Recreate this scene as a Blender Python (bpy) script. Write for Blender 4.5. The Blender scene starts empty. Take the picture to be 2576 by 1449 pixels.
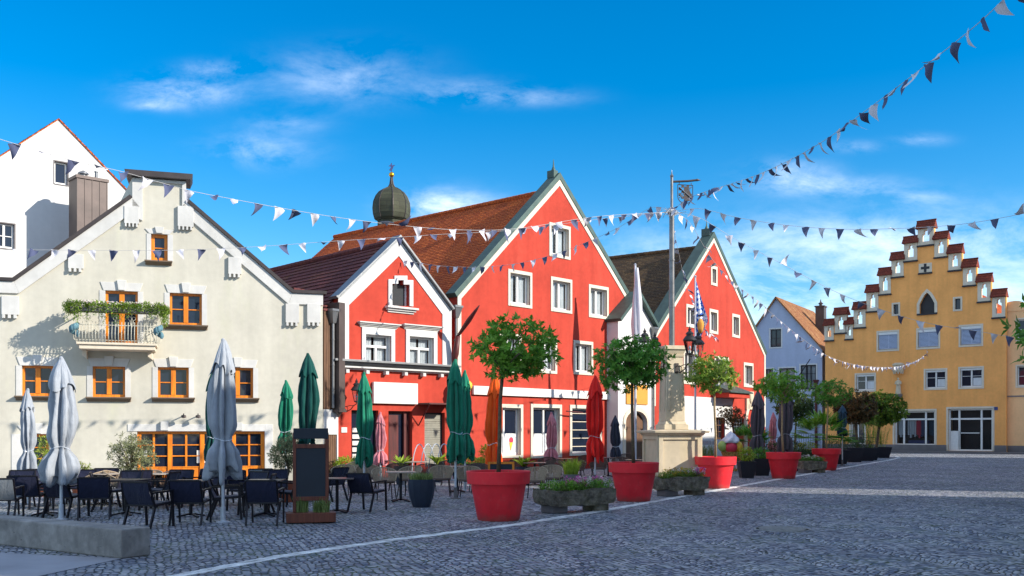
import bpy, math, random
from math import sin, cos, pi, radians, atan2, sqrt
from mathutils import Vector, Matrix, geometry
random.seed(11)
sc = bpy.context.scene
COL = sc.collection
# ---------------------------------------------------------------- camera, sky, sun, exposure
EYE, FPX, CX, HY = 1.75, 2504.0, 1288.0, 1084.0        # eye height (m), focal length, centre column and horizon of the 2576 px wide view
cd = bpy.data.cameras.new('camera'); cam = bpy.data.objects.new('camera', cd); COL.objects.link(cam)
cam.location = (0, 0, EYE); cam.rotation_euler = (pi/2, 0, 0)
cd.sensor_width = 36; cd.lens = 36*FPX/2576; cd.shift_y = (HY-724.5)/2576
cd.clip_start = .1; cd.clip_end = 3000
sc.camera = cam
SUN_AZ = radians(-19.5); SUN_EL = radians(27)
SUN_DIR = Vector((cos(SUN_AZ)*cos(SUN_EL), sin(SUN_AZ)*cos(SUN_EL), sin(SUN_EL)))
w = bpy.data.worlds.new('World'); sc.world = w; w.use_nodes = True
nt = w.node_tree; N = nt.nodes; L = nt.links; N.clear()
sky = N.new('ShaderNodeTexSky'); sky.sky_type = 'NISHITA'; sky.sun_disc = False
sky.sun_elevation = SUN_EL; sky.sun_rotation = radians(109.5); sky.air_density = 1.0; sky.dust_density = .15; sky.ozone_density = 3.0
def wmath(op, a, b=None, c=None):
    n = N.new('ShaderNodeMath'); n.operation = op
    for i, v in enumerate((a, b, c)):
        if v is None: continue
        if isinstance(v, (int, float)): n.inputs[i].default_value = v
        else: L.new(v, n.inputs[i])
    return n.outputs[0]
hs = N.new('ShaderNodeHueSaturation'); hs.inputs['Saturation'].default_value = 1.5; hs.inputs['Hue'].default_value = .5; hs.inputs['Value'].default_value = 1.0
L.new(sky.outputs[0], hs.inputs['Color'])
tcn = N.new('ShaderNodeTexCoord'); sep = N.new('ShaderNodeSeparateXYZ'); L.new(tcn.outputs['Generated'], sep.inputs[0])
# direction on the sky as azimuth tangent (x/y) and elevation tangent (z/y); clouds hang on a high layer
ysafe = wmath('MAXIMUM', sep.outputs[1], .02)
ta = wmath('DIVIDE', sep.outputs[0], ysafe); te = wmath('DIVIDE', sep.outputs[2], ysafe)
front = wmath('GREATER_THAN', sep.outputs[1], .05)
cmb = N.new('ShaderNodeCombineXYZ'); L.new(ta, cmb.inputs[0]); L.new(te, cmb.inputs[1])
mp = N.new('ShaderNodeMapping'); mp.inputs['Scale'].default_value = (6.0, 13, 1); mp.inputs['Rotation'].default_value = (0, 0, .12); L.new(cmb.outputs[0], mp.inputs[0])
nz = N.new('ShaderNodeTexNoise'); nz.inputs['Scale'].default_value = 1.7; nz.inputs['Detail'].default_value = 11; nz.inputs['Roughness'].default_value = .66
nz.inputs['Distortion'].default_value = .25
L.new(mp.outputs[0], nz.inputs['Vector'])
def blob(px, py, rx, ry, amp):
    a = wmath('DIVIDE', wmath('SUBTRACT', ta, (px-CX)/FPX), rx/FPX); e = wmath('DIVIDE', wmath('SUBTRACT', te, (HY-py)/FPX), ry/FPX)
    d = wmath('ADD', wmath('MULTIPLY', a, a), wmath('MULTIPLY', e, e))
    return wmath('MULTIPLY', wmath('EXPONENT', wmath('MULTIPLY', d, -1.0)), amp)
bl = [(470, 232, 125, 34, .5), (390, 265, 55, 12, .42), (535, 172, 70, 18, .36), (850, 195, 165, 58, .34), (655, 378, 120, 38, .36), (1170, 232, 110, 28, .34), (1330, 245, 120, 20, .25),
      (1120, 520, 110, 36, 1.1), (1985, 440, 95, 34, .50), (2110, 470, 150, 24, .42), (2300, 500, 90, 22, .3), (2180, 600, 420, 60, .42), (1950, 720, 360, 110, .55),
      (2500, 700, 240, 130, .45), (1420, 640, 300, 60, .2), (2150, 370, 60, 14, .25), (2320, 352, 60, 14, .3), (2250, 870, 600, 140, .5), (720, 310, 90, 20, .24)]
acc = None
for b in bl:
    v = blob(*b); acc = v if acc is None else wmath('ADD', acc, v)
dens = wmath('MULTIPLY_ADD', wmath('SUBTRACT', nz.outputs['Fac'], .5), 3.2, .30)
cl = wmath('MULTIPLY', wmath('MINIMUM', wmath('MAXIMUM', wmath('MULTIPLY', acc, wmath('MAXIMUM', wmath('ADD', dens, wmath('MULTIPLY', acc, .28)), 0)), 0), .93), front)
# unseen broken cloud, added behind the camera and overhead as fill light
nb = N.new('ShaderNodeTexNoise'); nb.inputs['Scale'].default_value = 2.2; nb.inputs['Detail'].default_value = 7; L.new(tcn.outputs['Generated'], nb.inputs['Vector'])
bk = wmath('MINIMUM', wmath('MAXIMUM', wmath('MULTIPLY_ADD', nb.outputs['Fac'], 3.0, -1.1), 0), .42)
bkm = wmath('MINIMUM', wmath('MAXIMUM', wmath('MULTIPLY_ADD', wmath('SUBTRACT', wmath('MAXIMUM', sep.outputs[2], 0), sep.outputs[1]), 2.0, .4), 0), 1)
cl = wmath('MAXIMUM', cl, wmath('MULTIPLY', bk, bkm))
mx = N.new('ShaderNodeMix'); mx.data_type = 'RGBA'; L.new(cl, mx.inputs[0]); L.new(hs.outputs[0], mx.inputs[6]); mx.inputs[7].default_value = (7.2, 7.9, 8.8, 1)
bg = N.new('ShaderNodeBackground'); bg.inputs['Strength'].default_value = .138; L.new(mx.outputs[2], bg.inputs['Color'])
wo = N.new('ShaderNodeOutputWorld'); L.new(bg.outputs[0], wo.inputs['Surface'])
sd = bpy.data.lights.new('sun', 'SUN'); sd.energy = 4.7; sd.angle = radians(.53); sd.color = (1, .93, .82)
so = bpy.data.objects.new('sun', sd); COL.objects.link(so); so.rotation_euler = SUN_DIR.to_track_quat('Z', 'Y').to_euler()
sc.view_settings.view_transform = 'Standard'; sc.view_settings.look = 'None'; sc.view_settings.gamma = 1
sc.view_settings.exposure = 0.55
# ---------------------------------------------------------------- helpers
def lin(r, g, b): return tuple(((c/255)/12.92 if c/255 <= .04045 else ((c/255+.055)/1.055)**2.4) for c in (r, g, b))
class Mat:
    def __init__(s, name, col, rough=.8, spec=.5, metal=0):
        s.m = bpy.data.materials.new(name); s.m.use_nodes = True; s.n = s.m.node_tree.nodes; s.l = s.m.node_tree.links
        s.b = s.n['Principled BSDF']; s.b.inputs['Base Color'].default_value = (*col, 1); s.col = col
        s.b.inputs['Roughness'].default_value = rough; s.b.inputs['Metallic'].default_value = metal; s.b.inputs['Specular IOR Level'].default_value = spec
        s.tc = s.n.new('ShaderNodeTexCoord'); s.csock = None; s.h = None
    def new(s, t, **k):
        n = s.n.new(t)
        for a, v in k.items(): setattr(n, a, v)
        return n
    def noise(s, scale, det=4, rough=.55, coord='Object', sc3=(1, 1, 1), dist=0):
        mp = s.new('ShaderNodeMapping'); mp.inputs['Scale'].default_value = sc3; s.l.new(s.tc.outputs[coord], mp.inputs[0])
        n = s.new('ShaderNodeTexNoise'); n.inputs['Scale'].default_value = scale; n.inputs['Detail'].default_value = det
        n.inputs['Roughness'].default_value = rough; n.inputs['Distortion'].default_value = dist; s.l.new(mp.outputs[0], n.inputs['Vector']); return n.outputs['Fac']
    def ramp(s, sock, p0, p1, a=0, b=1):
        m = s.new('ShaderNodeMapRange'); m.inputs['From Min'].default_value = p0; m.inputs['From Max'].default_value = p1
        m.inputs['To Min'].default_value = a; m.inputs['To Max'].default_value = b; s.l.new(sock, m.inputs['Value']); return m.outputs[0]
    def math(s, op, a, b=None, c=None):
        n = s.new('ShaderNodeMath', operation=op)
        for i, v in enumerate((a, b, c)):
            if v is None: continue
            if isinstance(v, (int, float)): n.inputs[i].default_value = v
            else: s.l.new(v, n.inputs[i])
        return n.outputs[0]
    def mix(s, fac, c2, blend='MIX'):
        n = s.new('ShaderNodeMix', data_type='RGBA', blend_type=blend)
        if isinstance(fac, (int, float)): n.inputs[0].default_value = fac
        else: s.l.new(fac, n.inputs[0])
        if s.csock is None: n.inputs[6].default_value = (*s.col, 1)
        else: s.l.new(s.csock, n.inputs[6])
        if isinstance(c2, tuple): n.inputs[7].default_value = (*c2[:3], 1)
        else: s.l.new(c2, n.inputs[7])
        s.csock = n.outputs[2]; s.l.new(s.csock, s.b.inputs['Base Color']); return s
    def mottle(s, scale, lo, hi, det=4, p0=.35, p1=.65, **k):
        n = s.noise(scale, det, **k); v = s.ramp(n, p0, p1, lo, hi)
        c = s.new('ShaderNodeCombineColor')
        for i in range(3): s.l.new(v, c.inputs[i])
        return s.mix(1.0, c.outputs[0], 'MULTIPLY')
    def bump(s, sock, strength=.3, dist=.01):
        b = s.new('ShaderNodeBump'); b.inputs['Strength'].default_value = strength; b.inputs['Distance'].default_value = dist
        s.l.new(sock, b.inputs['Height'])
        if s.h is not None: s.l.new(s.h, b.inputs['Normal'])
        s.h = b.outputs[0]; s.l.new(s.h, s.b.inputs['Normal']); return s
def plaster(name, col, var=.09, rough=.9, b=.35, stain=None):
    m = Mat(name, col, rough, .25); var *= 1.35; m.mottle(1.0, 1-var*.7, 1+var*.2, 7, sc3=(2.2, 2.2, .12), rough=.6)
    m.mottle(.55, 1-var, 1+var*.35, 5); m.mottle(5, 1-var*.5, 1+var*.2, 6)
    if stain: m.mix(m.ramp(m.noise(.9, 7, sc3=(1, 1, .22), rough=.7), .55, .8, 0, .45), stain)
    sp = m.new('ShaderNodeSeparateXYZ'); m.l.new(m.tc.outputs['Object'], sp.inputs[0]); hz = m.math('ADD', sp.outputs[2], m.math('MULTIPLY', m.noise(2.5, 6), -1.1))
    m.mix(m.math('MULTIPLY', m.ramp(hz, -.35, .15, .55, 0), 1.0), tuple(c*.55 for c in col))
    m.bump(m.noise(38, 5), b, .006); m.bump(m.noise(2.2, 3), .3, .02); return m.m
def simple(name, col, rough=.6, spec=.4, metal=0, var=.1, sc_=6, b=.15, bs=40):
    m = Mat(name, col, rough, spec, metal)
    if var: m.mottle(sc_, 1-var, 1+var*.5, 5)
    if b: m.bump(m.noise(bs, 4), b, .004)
    return m.m
def wood(name, col, dark, rough=.5, st=(1, 1, .07)):
    m = Mat(name, col, rough, .4); m.mix(m.ramp(m.noise(22, 6, sc3=st, dist=.6), .4, .68, 0, .75), dark); m.mottle(1.2, .85, 1.1)
    m.bump(m.noise(30, 4, sc3=st), .25, .004); return m.m
def fabric(name, col, var=.12, rough=.85, fade=None):
    m = Mat(name, col, rough, .2); m.mottle(2.2, 1-var, 1+var*.4, 5, sc3=(1, 1, .5)); m.mottle(14, 1-var*.4, 1.0, 4)
    if fade: m.mix(m.ramp(m.noise(3, 5), .5, .75, 0, .5), fade)
    m.bump(m.noise(5, 6, sc3=(1, 1, .3), dist=1.2, rough=.6), .7, .05); m.bump(m.noise(140, 2), .15, .002)
    m.b.inputs['Sheen Weight'].default_value = .15
    return m.m
def leafmat(name, c1, c2, trans=.3, rough=.45):
    m = Mat(name, c1, rough, .35); g = m.new('ShaderNodeNewGeometry')
    m.mix(g.outputs['Random Per Island'], c2); m.mottle(3.0, .65, 1.25, 3)
    t = m.new('ShaderNodeBsdfTranslucent'); m.l.new(m.csock, t.inputs['Color']); x = m.new('ShaderNodeMixShader'); x.inputs[0].default_value = trans
    m.l.new(m.b.outputs[0], x.inputs[1]); m.l.new(t.outputs[0], x.inputs[2]); m.l.new(x.outputs[0], m.n['Material Output'].inputs['Surface']); return m.m
def tiles(name, c1, c2, c3, tw=.19, th=.16, moss=None, bs=.5):
    m = Mat(name, c1, .85, .2); b = m.new('ShaderNodeTexBrick'); b.offset = .5
    m.l.new(m.tc.outputs['UV'], b.inputs['Vector']); b.inputs['Scale'].default_value = 1; b.inputs['Brick Width'].default_value = tw; b.inputs['Row Height'].default_value = th
    b.inputs['Mortar Size'].default_value = .012; b.inputs['Mortar Smooth'].default_value = .6; b.inputs['Bias'].default_value = 0
    b.inputs['Color1'].default_value = (*c1, 1); b.inputs['Color2'].default_value = (*c2, 1); b.inputs['Mortar'].default_value = (*[x*.3 for x in c3], 1)
    m.csock = b.outputs['Color']; m.mix(m.ramp(m.noise(1.1, 6, coord='UV'), .45, .7, 0, .7), c3); m.mottle(14, .75, 1.15, 3, coord='UV')
    if moss: m.mix(m.ramp(m.noise(.8, 7, coord='UV', rough=.7), .55, .7, 0, .6), moss)
    m.bump(m.math('SUBTRACT', 1, b.outputs['Fac']), bs, .02); m.bump(m.noise(30, 3, coord='UV'), .3, .01)
    return m.m
def glassy(name, col=(.012, .018, .035), rough=.04, b=.14):
    m = Mat(name, col, rough, .5); m.bump(m.noise(1.3, 2), b, .04); return m.m

class MB:
    def __init__(s): s.v = []; s.f = []
    def add(s, vs, fs):
        o = len(s.v); s.v += [tuple(v) for v in vs]; s.f += [tuple(i+o for i in f) for f in fs]; return s
    def quad(s, a, b, c, d): return s.add((a, b, c, d), ((0, 1, 2, 3),))
    def box(s, x0, x1, y0, y1, z0, z1, m=None):
        vs = [(x0, y0, z0), (x1, y0, z0), (x1, y1, z0), (x0, y1, z0), (x0, y0, z1), (x1, y0, z1), (x1, y1, z1), (x0, y1, z1)]
        if m: vs = [m @ Vector(v) for v in vs]
        return s.add(vs, ((0, 3, 2, 1), (4, 5, 6, 7), (0, 1, 5, 4), (1, 2, 6, 5), (2, 3, 7, 6), (3, 0, 4, 7)))
    def taper(s, cx, cy, z0, z1, a0, b0, a1, b1):     # frustum box, half sizes a,b
        vs = [(cx-a0, cy-b0, z0), (cx+a0, cy-b0, z0), (cx+a0, cy+b0, z0), (cx-a0, cy+b0, z0), (cx-a1, cy-b1, z1), (cx+a1, cy-b1, z1), (cx+a1, cy+b1, z1), (cx-a1, cy+b1, z1)]
        return s.add(vs, ((0, 3, 2, 1), (4, 5, 6, 7), (0, 1, 5, 4), (1, 2, 6, 5), (2, 3, 7, 6), (3, 0, 4, 7)))
    def tube(s, pts, r, n=8, r1=None, cap=True):
        pts = [Vector(p) for p in pts]; k = len(pts); r1 = r if r1 is None else r1; rings = []
        up = None
        for i, p in enumerate(pts):
            d = (pts[min(i+1, k-1)]-pts[max(i-1, 0)]).normalized()
            if up is None: up = Vector((0, 0, 1)) if abs(d.z) < .9 else Vector((1, 0, 0))
            a = d.cross(up).normalized(); b = a.cross(d).normalized(); up = b
            rr = r[i] if isinstance(r, (list, tuple)) else r+(r1-r)*i/(k-1)
            rings.append([p+(a*cos(2*pi*j/n)+b*sin(2*pi*j/n))*rr for j in range(n)])
        vs = [v for q in rings for v in q]; fs = [(i*n+j, i*n+(j+1) % n, (i+1)*n+(j+1) % n, (i+1)*n+j) for i in range(k-1) for j in range(n)]
        if cap: fs += [tuple(range(n-1, -1, -1)), tuple((k-1)*n+j for j in range(n))]
        return s.add(vs, fs)
    def bar(s, p, q, wx, wy):                          # square bar
        p, q = Vector(p), Vector(q); d = (q-p).normalized(); up = Vector((0, 0, 1)) if abs(d.z) < .95 else Vector((0, 1, 0))
        a = d.cross(up).normalized()*wx/2; b = d.cross(a).normalized()*wy/2
        vs = [p-a-b, p+a-b, p+a+b, p-a+b, q-a-b, q+a-b, q+a+b, q-a+b]
        return s.add(vs, ((0, 3, 2, 1), (4, 5, 6, 7), (0, 1, 5, 4), (1, 2, 6, 5), (2, 3, 7, 6), (3, 0, 4, 7)))
    def lathe(s, prof, n=24, c=(0, 0), fn=None, cap=True):
        vs = []
        for i, (r, z) in enumerate(prof):
            for j in range(n):
                a = 2*pi*j/n; q = (c[0]+r*cos(a), c[1]+r*sin(a), z)
                vs.append(fn(r, a, z, i) if fn else q)
        k = len(prof); fs = [(i*n+j, i*n+(j+1) % n, (i+1)*n+(j+1) % n, (i+1)*n+j) for i in range(k-1) for j in range(n)]
        if cap: fs += [tuple(range(n-1, -1, -1)), tuple((k-1)*n+j for j in range(n))]
        return s.add(vs, fs)
    def prism(s, poly, y0, y1, holes=()):              # polygon in (u,z), extruded along y
        loops = [list(poly)]+[list(h) for h in holes]; flat = [p for l in loops for p in l]
        tris = geometry.tessellate_polygon([[Vector((p[0], p[1], 0)) for p in l] for l in loops]) if (holes or len(poly) > 4) else ([(0, 1, 2)] if len(poly) == 3 else [(0, 1, 2), (0, 2, 3)])
        n = len(flat); vs = [(p[0], y0, p[1]) for p in flat]+[(p[0], y1, p[1]) for p in flat]; fs = []
        for t in tris: fs.append(tuple(t)); fs.append(tuple(i+n for i in reversed(t)))
        o = 0
        for l in loops:
            m = len(l); fs += [(o+i, o+(i+1) % m, o+(i+1) % m+n, o+i+n) for i in range(m)]; o += m
        return s.add(vs, fs)
    def sphere(s, c, r, n=12, m=8, sc3=(1, 1, 1)):
        vs = []; fs = []
        for i in range(m+1):
            t = pi*i/m
            for j in range(n): vs.append((c[0]+r*sc3[0]*sin(t)*cos(2*pi*j/n), c[1]+r*sc3[1]*sin(t)*sin(2*pi*j/n), c[2]+r*sc3[2]*cos(t)))
        for i in range(m):
            for j in range(n): fs.append((i*n+j, (i+1)*n+j, (i+1)*n+(j+1) % n, i*n+(j+1) % n))
        return s.add(vs, fs)
    def build(s, name, mat, parent=None, smooth=False, uv=True, fix=True, bevel=0, label=None):
        me = bpy.data.meshes.new(name); me.from_pydata(s.v, [], s.f)
        if fix:
            import bmesh
            bm = bmesh.new(); bm.from_mesh(me); bmesh.ops.recalc_face_normals(bm, faces=bm.faces); bm.to_mesh(me); bm.free()
        me.update()
        if uv:
            u = me.uv_layers.new(name='uv').data; vv = me.vertices; lp = me.loops
            for p in me.polygons:
                n = p.normal; t = Vector((-n.y, n.x, 0)); t = t.normalized() if t.length > .05 else Vector((1, 0, 0)); b = n.cross(t)
                for li in p.loop_indices:
                    c = vv[lp[li].vertex_index].co; u[li].uv = (c.dot(t), c.dot(b))
        if smooth:
            for p in me.polygons: p.use_smooth = True
            if smooth != True and hasattr(me, 'set_sharp_from_angle'): me.set_sharp_from_angle(angle=radians(smooth))
        me.materials.append(mat); o = bpy.data.objects.new(name, me); COL.objects.link(o)
        if parent is not None: o.parent = parent
        if bevel:
            b = o.modifiers.new('bevel', 'BEVEL'); b.width = bevel; b.segments = 2; b.limit_method = 'ANGLE'
        if label: o['label'] = label
        return o
def tag(o, label, cat, group=None, kind=None):
    o['label'] = label; o['category'] = cat
    if group: o['group'] = group
    if kind: o['kind'] = kind
    return o
def thing(name, label, cat, loc=(0, 0, 0), rz=0, group=None):
    o = bpy.data.objects.new(name, None); o.empty_display_size = .2; COL.objects.link(o); o.location = loc; o.rotation_euler = (0, 0, rz)
    return tag(o, label, cat, group)
def dup(root, loc, rz, label, group=None, scale=None, tilt=None):
    r = root.copy(); COL.objects.link(r); r.location = loc; r.rotation_euler = (tilt[0], tilt[1], rz) if tilt else (0, 0, rz); r['label'] = label
    if group: r['group'] = group
    if scale: r.scale = scale if isinstance(scale, tuple) else (scale,)*3
    for ch in list(root.children):
        c = ch.copy(); COL.objects.link(c); c.parent = r
        for g in list(ch.children):
            d = g.copy(); COL.objects.link(d); d.parent = c
    return r
def gp(x, y):                                           # a spot of the ground seen at column x, row y
    Y = EYE*FPX/(y-HY); return ((x-CX)/FPX*Y, Y, 0)
def at(x, y, Y): return Vector(((x-CX)/FPX*Y, Y, EYE+(HY-y)/FPX*Y))
def crop(ox, oy, s): return lambda x, y: ((ox+x/s)*.92, (oy+y/s)*.92)
class Plane:                                            # vertical plane through a corner, running along (dx,dy)
    def __init__(s, X, Y, dx, dy):
        n = sqrt(dx*dx+dy*dy); s.O = (X, Y); s.d = (dx/n, dy/n); s.th = atan2(dy, dx)
    def uz(s, x, y):
        k = (x-CX)/FPX; u = (k*s.O[1]-s.O[0])/(s.d[0]-k*s.d[1]); Y = s.O[1]+u*s.d[1]; return (u, EYE+(HY-y)/FPX*Y)
    def rect(s, x0, x1, y0, y1):
        u0 = s.uz(x0, y0)[0]; u1 = s.uz(x1, y0)[0]; m = (x0+x1)/2; return (u0, u1, s.uz(m, y1)[1], s.uz(m, y0)[1])
    def P(s, u, z, y=0): return Vector((s.O[0]+u*s.d[0]-y*s.d[1], s.O[1]+u*s.d[1]+y*s.d[0], z))
    def back(s, X, Y): return (X*s.d[0]+Y*s.d[1], -X*s.d[1]+Y*s.d[0])   # world plan vector -> local
def rp(r): return [(r[0], r[2]), (r[1], r[2]), (r[1], r[3]), (r[0], r[3])]
def ribbon(mb, pts, w, y0, y1):                         # band of width w to the left(+) / right(-) of a (u,z) path, extruded y0..y1
    n = len(pts); off = []
    for i in range(n):
        a = Vector(pts[max(i-1, 0)]); b = Vector(pts[i]); c = Vector(pts[min(i+1, n-1)])
        d1 = (b-a).normalized() if i > 0 else (c-b).normalized(); d2 = (c-b).normalized() if i < n-1 else d1
        n1 = Vector((-d1.y, d1.x)); n2 = Vector((-d2.y, d2.x)); m = (n1+n2).normalized(); off.append(b+m*(w/max(.35, m.dot(n1))))
    for i in range(n-1):
        mb.prism([tuple(pts[i]), tuple(pts[i+1]), tuple(off[i+1]), tuple(off[i])], y0, y1)
    return mb
# ---------------------------------------------------------------- materials
M = {}
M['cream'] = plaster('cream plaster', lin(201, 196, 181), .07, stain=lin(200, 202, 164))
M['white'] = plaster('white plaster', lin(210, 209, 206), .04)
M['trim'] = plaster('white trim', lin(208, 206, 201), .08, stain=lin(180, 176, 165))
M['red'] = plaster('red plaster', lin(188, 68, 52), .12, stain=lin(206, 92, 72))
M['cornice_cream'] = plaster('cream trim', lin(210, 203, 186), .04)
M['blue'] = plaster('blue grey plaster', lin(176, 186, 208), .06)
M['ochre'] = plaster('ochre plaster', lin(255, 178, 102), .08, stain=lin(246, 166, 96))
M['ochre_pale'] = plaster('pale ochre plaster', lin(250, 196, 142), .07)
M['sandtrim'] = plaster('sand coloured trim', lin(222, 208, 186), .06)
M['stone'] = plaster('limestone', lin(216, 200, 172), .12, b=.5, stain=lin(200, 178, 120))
M['plinth'] = plaster('grey plinth', lin(128, 122, 122), .12)
M['concrete'] = None
M['tile_brown'] = tiles('dark brown tiles', lin(116, 66, 62), lin(98, 56, 58), lin(82, 50, 52), .30, .27, moss=lin(104, 78, 36), bs=.8)
M['tile_red'] = tiles('red brown plain tiles', lin(214, 112, 54), lin(178, 84, 44), lin(132, 62, 40), .18, .155, moss=lin(132, 74, 40))
M['tile_dark'] = tiles('weathered dark tiles', lin(120, 96, 66), lin(84, 70, 54), lin(60, 52, 48), .18, .155, moss=lin(92, 70, 44))
M['tile_orange'] = tiles('orange tiles', lin(166, 110, 72), lin(136, 90, 66), lin(184, 150, 104), .2, .2)
M['tile_cap'] = tiles('red cap tiles', lin(140, 66, 48), lin(118, 56, 44), lin(94, 50, 42), .22, .2)
M['copper'] = simple('green grey coping metal', lin(70, 90, 84), .55, .5, .3, .2, 3)
M['darkmetal'] = simple('dark sheet metal', lin(74, 66, 64), .5, .5, .4, .25, 2)
M['zinc'] = simple('zinc', lin(128, 130, 132), .4, .5, .6, .15, 3)
M['brownmetal'] = simple('brown sheet metal', lin(84, 72, 68), .5, .5, .3, .22, 1.5)
M['boards'] = wood('old brown boards', lin(112, 82, 60), lin(66, 48, 38), .8)
M['orangewood'] = wood('orange varnished wood', lin(236, 140, 36), lin(196, 96, 22), .4)
M['sillwood'] = wood('grey brown sill', lin(120, 102, 84), lin(80, 66, 56), .8, (.07, 1, 1))
M['whitepaint'] = simple('white window paint', lin(226, 224, 220), .45, .4, 0, .06)
M['glass'] = glassy('dark window glass')
M['glass_grey'] = glassy('grey window glass', (.05, .055, .06), .08, .1)
M['curtain'] = fabric('white net curtain', lin(214, 216, 218), .12)
M['darkdoor'] = wood('dark red door', lin(92, 34, 32), lin(54, 24, 26), .5)
M['darkpaint'] = simple('dark painted frame', lin(42, 40, 44), .5)
M['shutter'] = simple('pale blue blind slats', lin(176, 186, 208), .45, .4, .2, .05)
M['roller'] = simple('grey roller shutter', lin(140, 138, 126), .5, .4, .1, .1)
M['blackiron'] = simple('black lantern iron', lin(50, 46, 46), .5, .5, .3, .2, 12)
M['iron'] = simple('pale painted iron', lin(196, 192, 176), .5, .4, 0, .2, 20)
M['patina'] = simple('blue patina', lin(98, 136, 148), .7, .3, 0, .3, 30)
M['poleg'] = simple('galvanised pole', lin(128, 128, 128), .35, .5, .55, .25, 4)
M['domem'] = None
M['gold'] = simple('gold leaf', lin(228, 164, 40), .25, .6, .9, .05)
M['bluemetal'] = simple('blue weathervane metal', lin(60, 70, 120), .5)
m = Mat('red planter plastic', lin(238, 46, 56), .5, .35); m.mottle(2.2, .86, 1.05, 6); m.mix(m.ramp(m.noise(7, 8, rough=.7), .56, .75, 0, .35), lin(214, 120, 112))
sp_ = m.new('ShaderNodeSeparateXYZ'); m.l.new(m.tc.outputs['Object'], sp_.inputs[0]); m.mix(m.ramp(m.math('ADD', sp_.outputs[2], m.math('MULTIPLY', m.noise(9, 6), -.25)), -.12, .04, .6, 0), lin(120, 84, 74)); m.mix(m.ramp(m.noise(5, 7, sc3=(3, 3, .15), rough=.65), .55, .72, 0, .28), lin(160, 48, 52)); m.bump(m.noise(60, 4), .15, .004); m.bump(m.noise(2, 2), .15, .02); M['potred'] = m.m
M['potnavy'] = simple('dark navy planter', lin(40, 50, 66), .5, .4, 0, .1)
M['potblack'] = simple('black planter', lin(34, 34, 42), .5, .4, 0, .1)
M['terracotta'] = simple('terracotta', lin(150, 84, 60), .8, .2, 0, .15)
M['soil'] = simple('soil', lin(58, 44, 36), .95, .1, 0, .4, 20, .9, 60)
M['bark'] = simple('grey bark', lin(104, 90, 72), .9, .2, 0, .3, 18, .8, 50)
M['barkpale'] = simple('pale bark', lin(170, 146, 112), .9, .2, 0, .3, 18, .8, 50)
M['leaf'] = leafmat('glossy green leaves', lin(88, 146, 42), lin(146, 188, 72), .35)
M['leaf_dark'] = leafmat('dark green leaves', lin(74, 136, 48), lin(124, 172, 68), .35)
M['leaf_yel2'] = leafmat('yellowish green leaves', lin(88, 130, 38), lin(160, 180, 76), .35)  # plain leaf colour, green varied towards yellow from leaf to leaf
M['leaf_yel'] = leafmat('yellow green leaves', lin(110, 138, 40), lin(176, 182, 84), .35)
M['leaf_olive'] = leafmat('olive leaves', lin(96, 104, 70), lin(156, 158, 112), .25)
M['leaf_maroon'] = leafmat('reddish green leaves', lin(84, 74, 44), lin(124, 94, 52), .3)
M['leaf_deep'] = leafmat('deep green leaves', lin(48, 72, 36), lin(82, 108, 52), .25)
M['leaf_maple'] = leafmat('maple leaves', lin(74, 110, 34), lin(134, 156, 48), .35)
M['leaf_lime'] = leafmat('bright grass blades', lin(132, 168, 40), lin(190, 204, 80), .35)
M['grassy'] = leafmat('grass blades', lin(88, 112, 54), lin(150, 164, 98), .3)
M['flower_pink'] = leafmat('pink petals', lin(206, 60, 160), lin(232, 130, 196), .3)
M['flower_white'] = leafmat('white petals', lin(236, 230, 220), lin(214, 196, 200), .3)
M['flower_yel'] = leafmat('yellow petals', lin(220, 190, 50), lin(190, 140, 40), .3)
M['fab_grey'] = fabric('grey white parasol cloth', lin(164, 170, 178), .2)
M['fab_green'] = fabric('green parasol cloth', lin(28, 122, 94), .18)
M['fab_dkgreen'] = fabric('dark green parasol cloth', lin(12, 74, 68), .2)
M['fab_red'] = fabric('red parasol cloth', lin(226, 34, 28), .15)
M['fab_orange'] = fabric('orange parasol cloth', lin(246, 92, 22), .15)
M['fab_pink'] = fabric('faded pink parasol cloth', lin(206, 128, 136), .2, fade=lin(228, 180, 184))
M['fab_dark'] = fabric('charcoal parasol cloth', lin(56, 60, 74), .2)
M['fab_taupe'] = fabric('taupe parasol cloth', lin(92, 84, 90), .2)
M['fab_teal'] = fabric('slate blue parasol cloth', lin(50, 78, 98), .2)
M['polewhite'] = simple('pale parasol pole', lin(200, 206, 214), .35, .5, .3, .1)
M['chairframe'] = simple('dark chair frame', lin(24, 22, 30), .45, .4, .2, .1)
M['sling'] = fabric('navy mesh sling', lin(32, 36, 60), .15, .6)
M['sling_pale'] = fabric('grey mesh sling', lin(112, 118, 124), .15, .6)
M['rattan'] = simple('beige rope strips', lin(160, 142, 120), .75, .2, 0, .2, 20)
M['rattan_dark'] = simple('brown rope strips', lin(96, 80, 72), .75, .2, 0, .2, 20)
M['tabletop'] = simple('dark table top', lin(60, 52, 56), .3, .5, 0, .15)
M['tabletop_pale'] = simple('pale table top', lin(158, 146, 134), .4, .4, 0, .15)
M['darkwood'] = wood('red brown wood', lin(116, 62, 44), lin(70, 36, 30), .55)
M['slate'] = simple('chalkboard slate', lin(36, 44, 54), .6, .4, 0, .12, 2)
M['flagdark'] = simple('dark pennant cloth', lin(88, 94, 122), .85, .1, 0, .08, 2, 0)
M['flagwhite'] = simple('white pennant cloth', lin(206, 204, 212), .85, .1, 0, .05, 2, 0)
M['cord'] = simple('cord', lin(190, 188, 186), .8, .2, 0, 0, 1, 0)
M['signwhite'] = simple('white sign board', lin(216, 213, 206), .5, .3, 0, .03)
M['panelochre'] = simple('ochre panel', lin(216, 150, 70), .8, .2, 0, .08)
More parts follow.
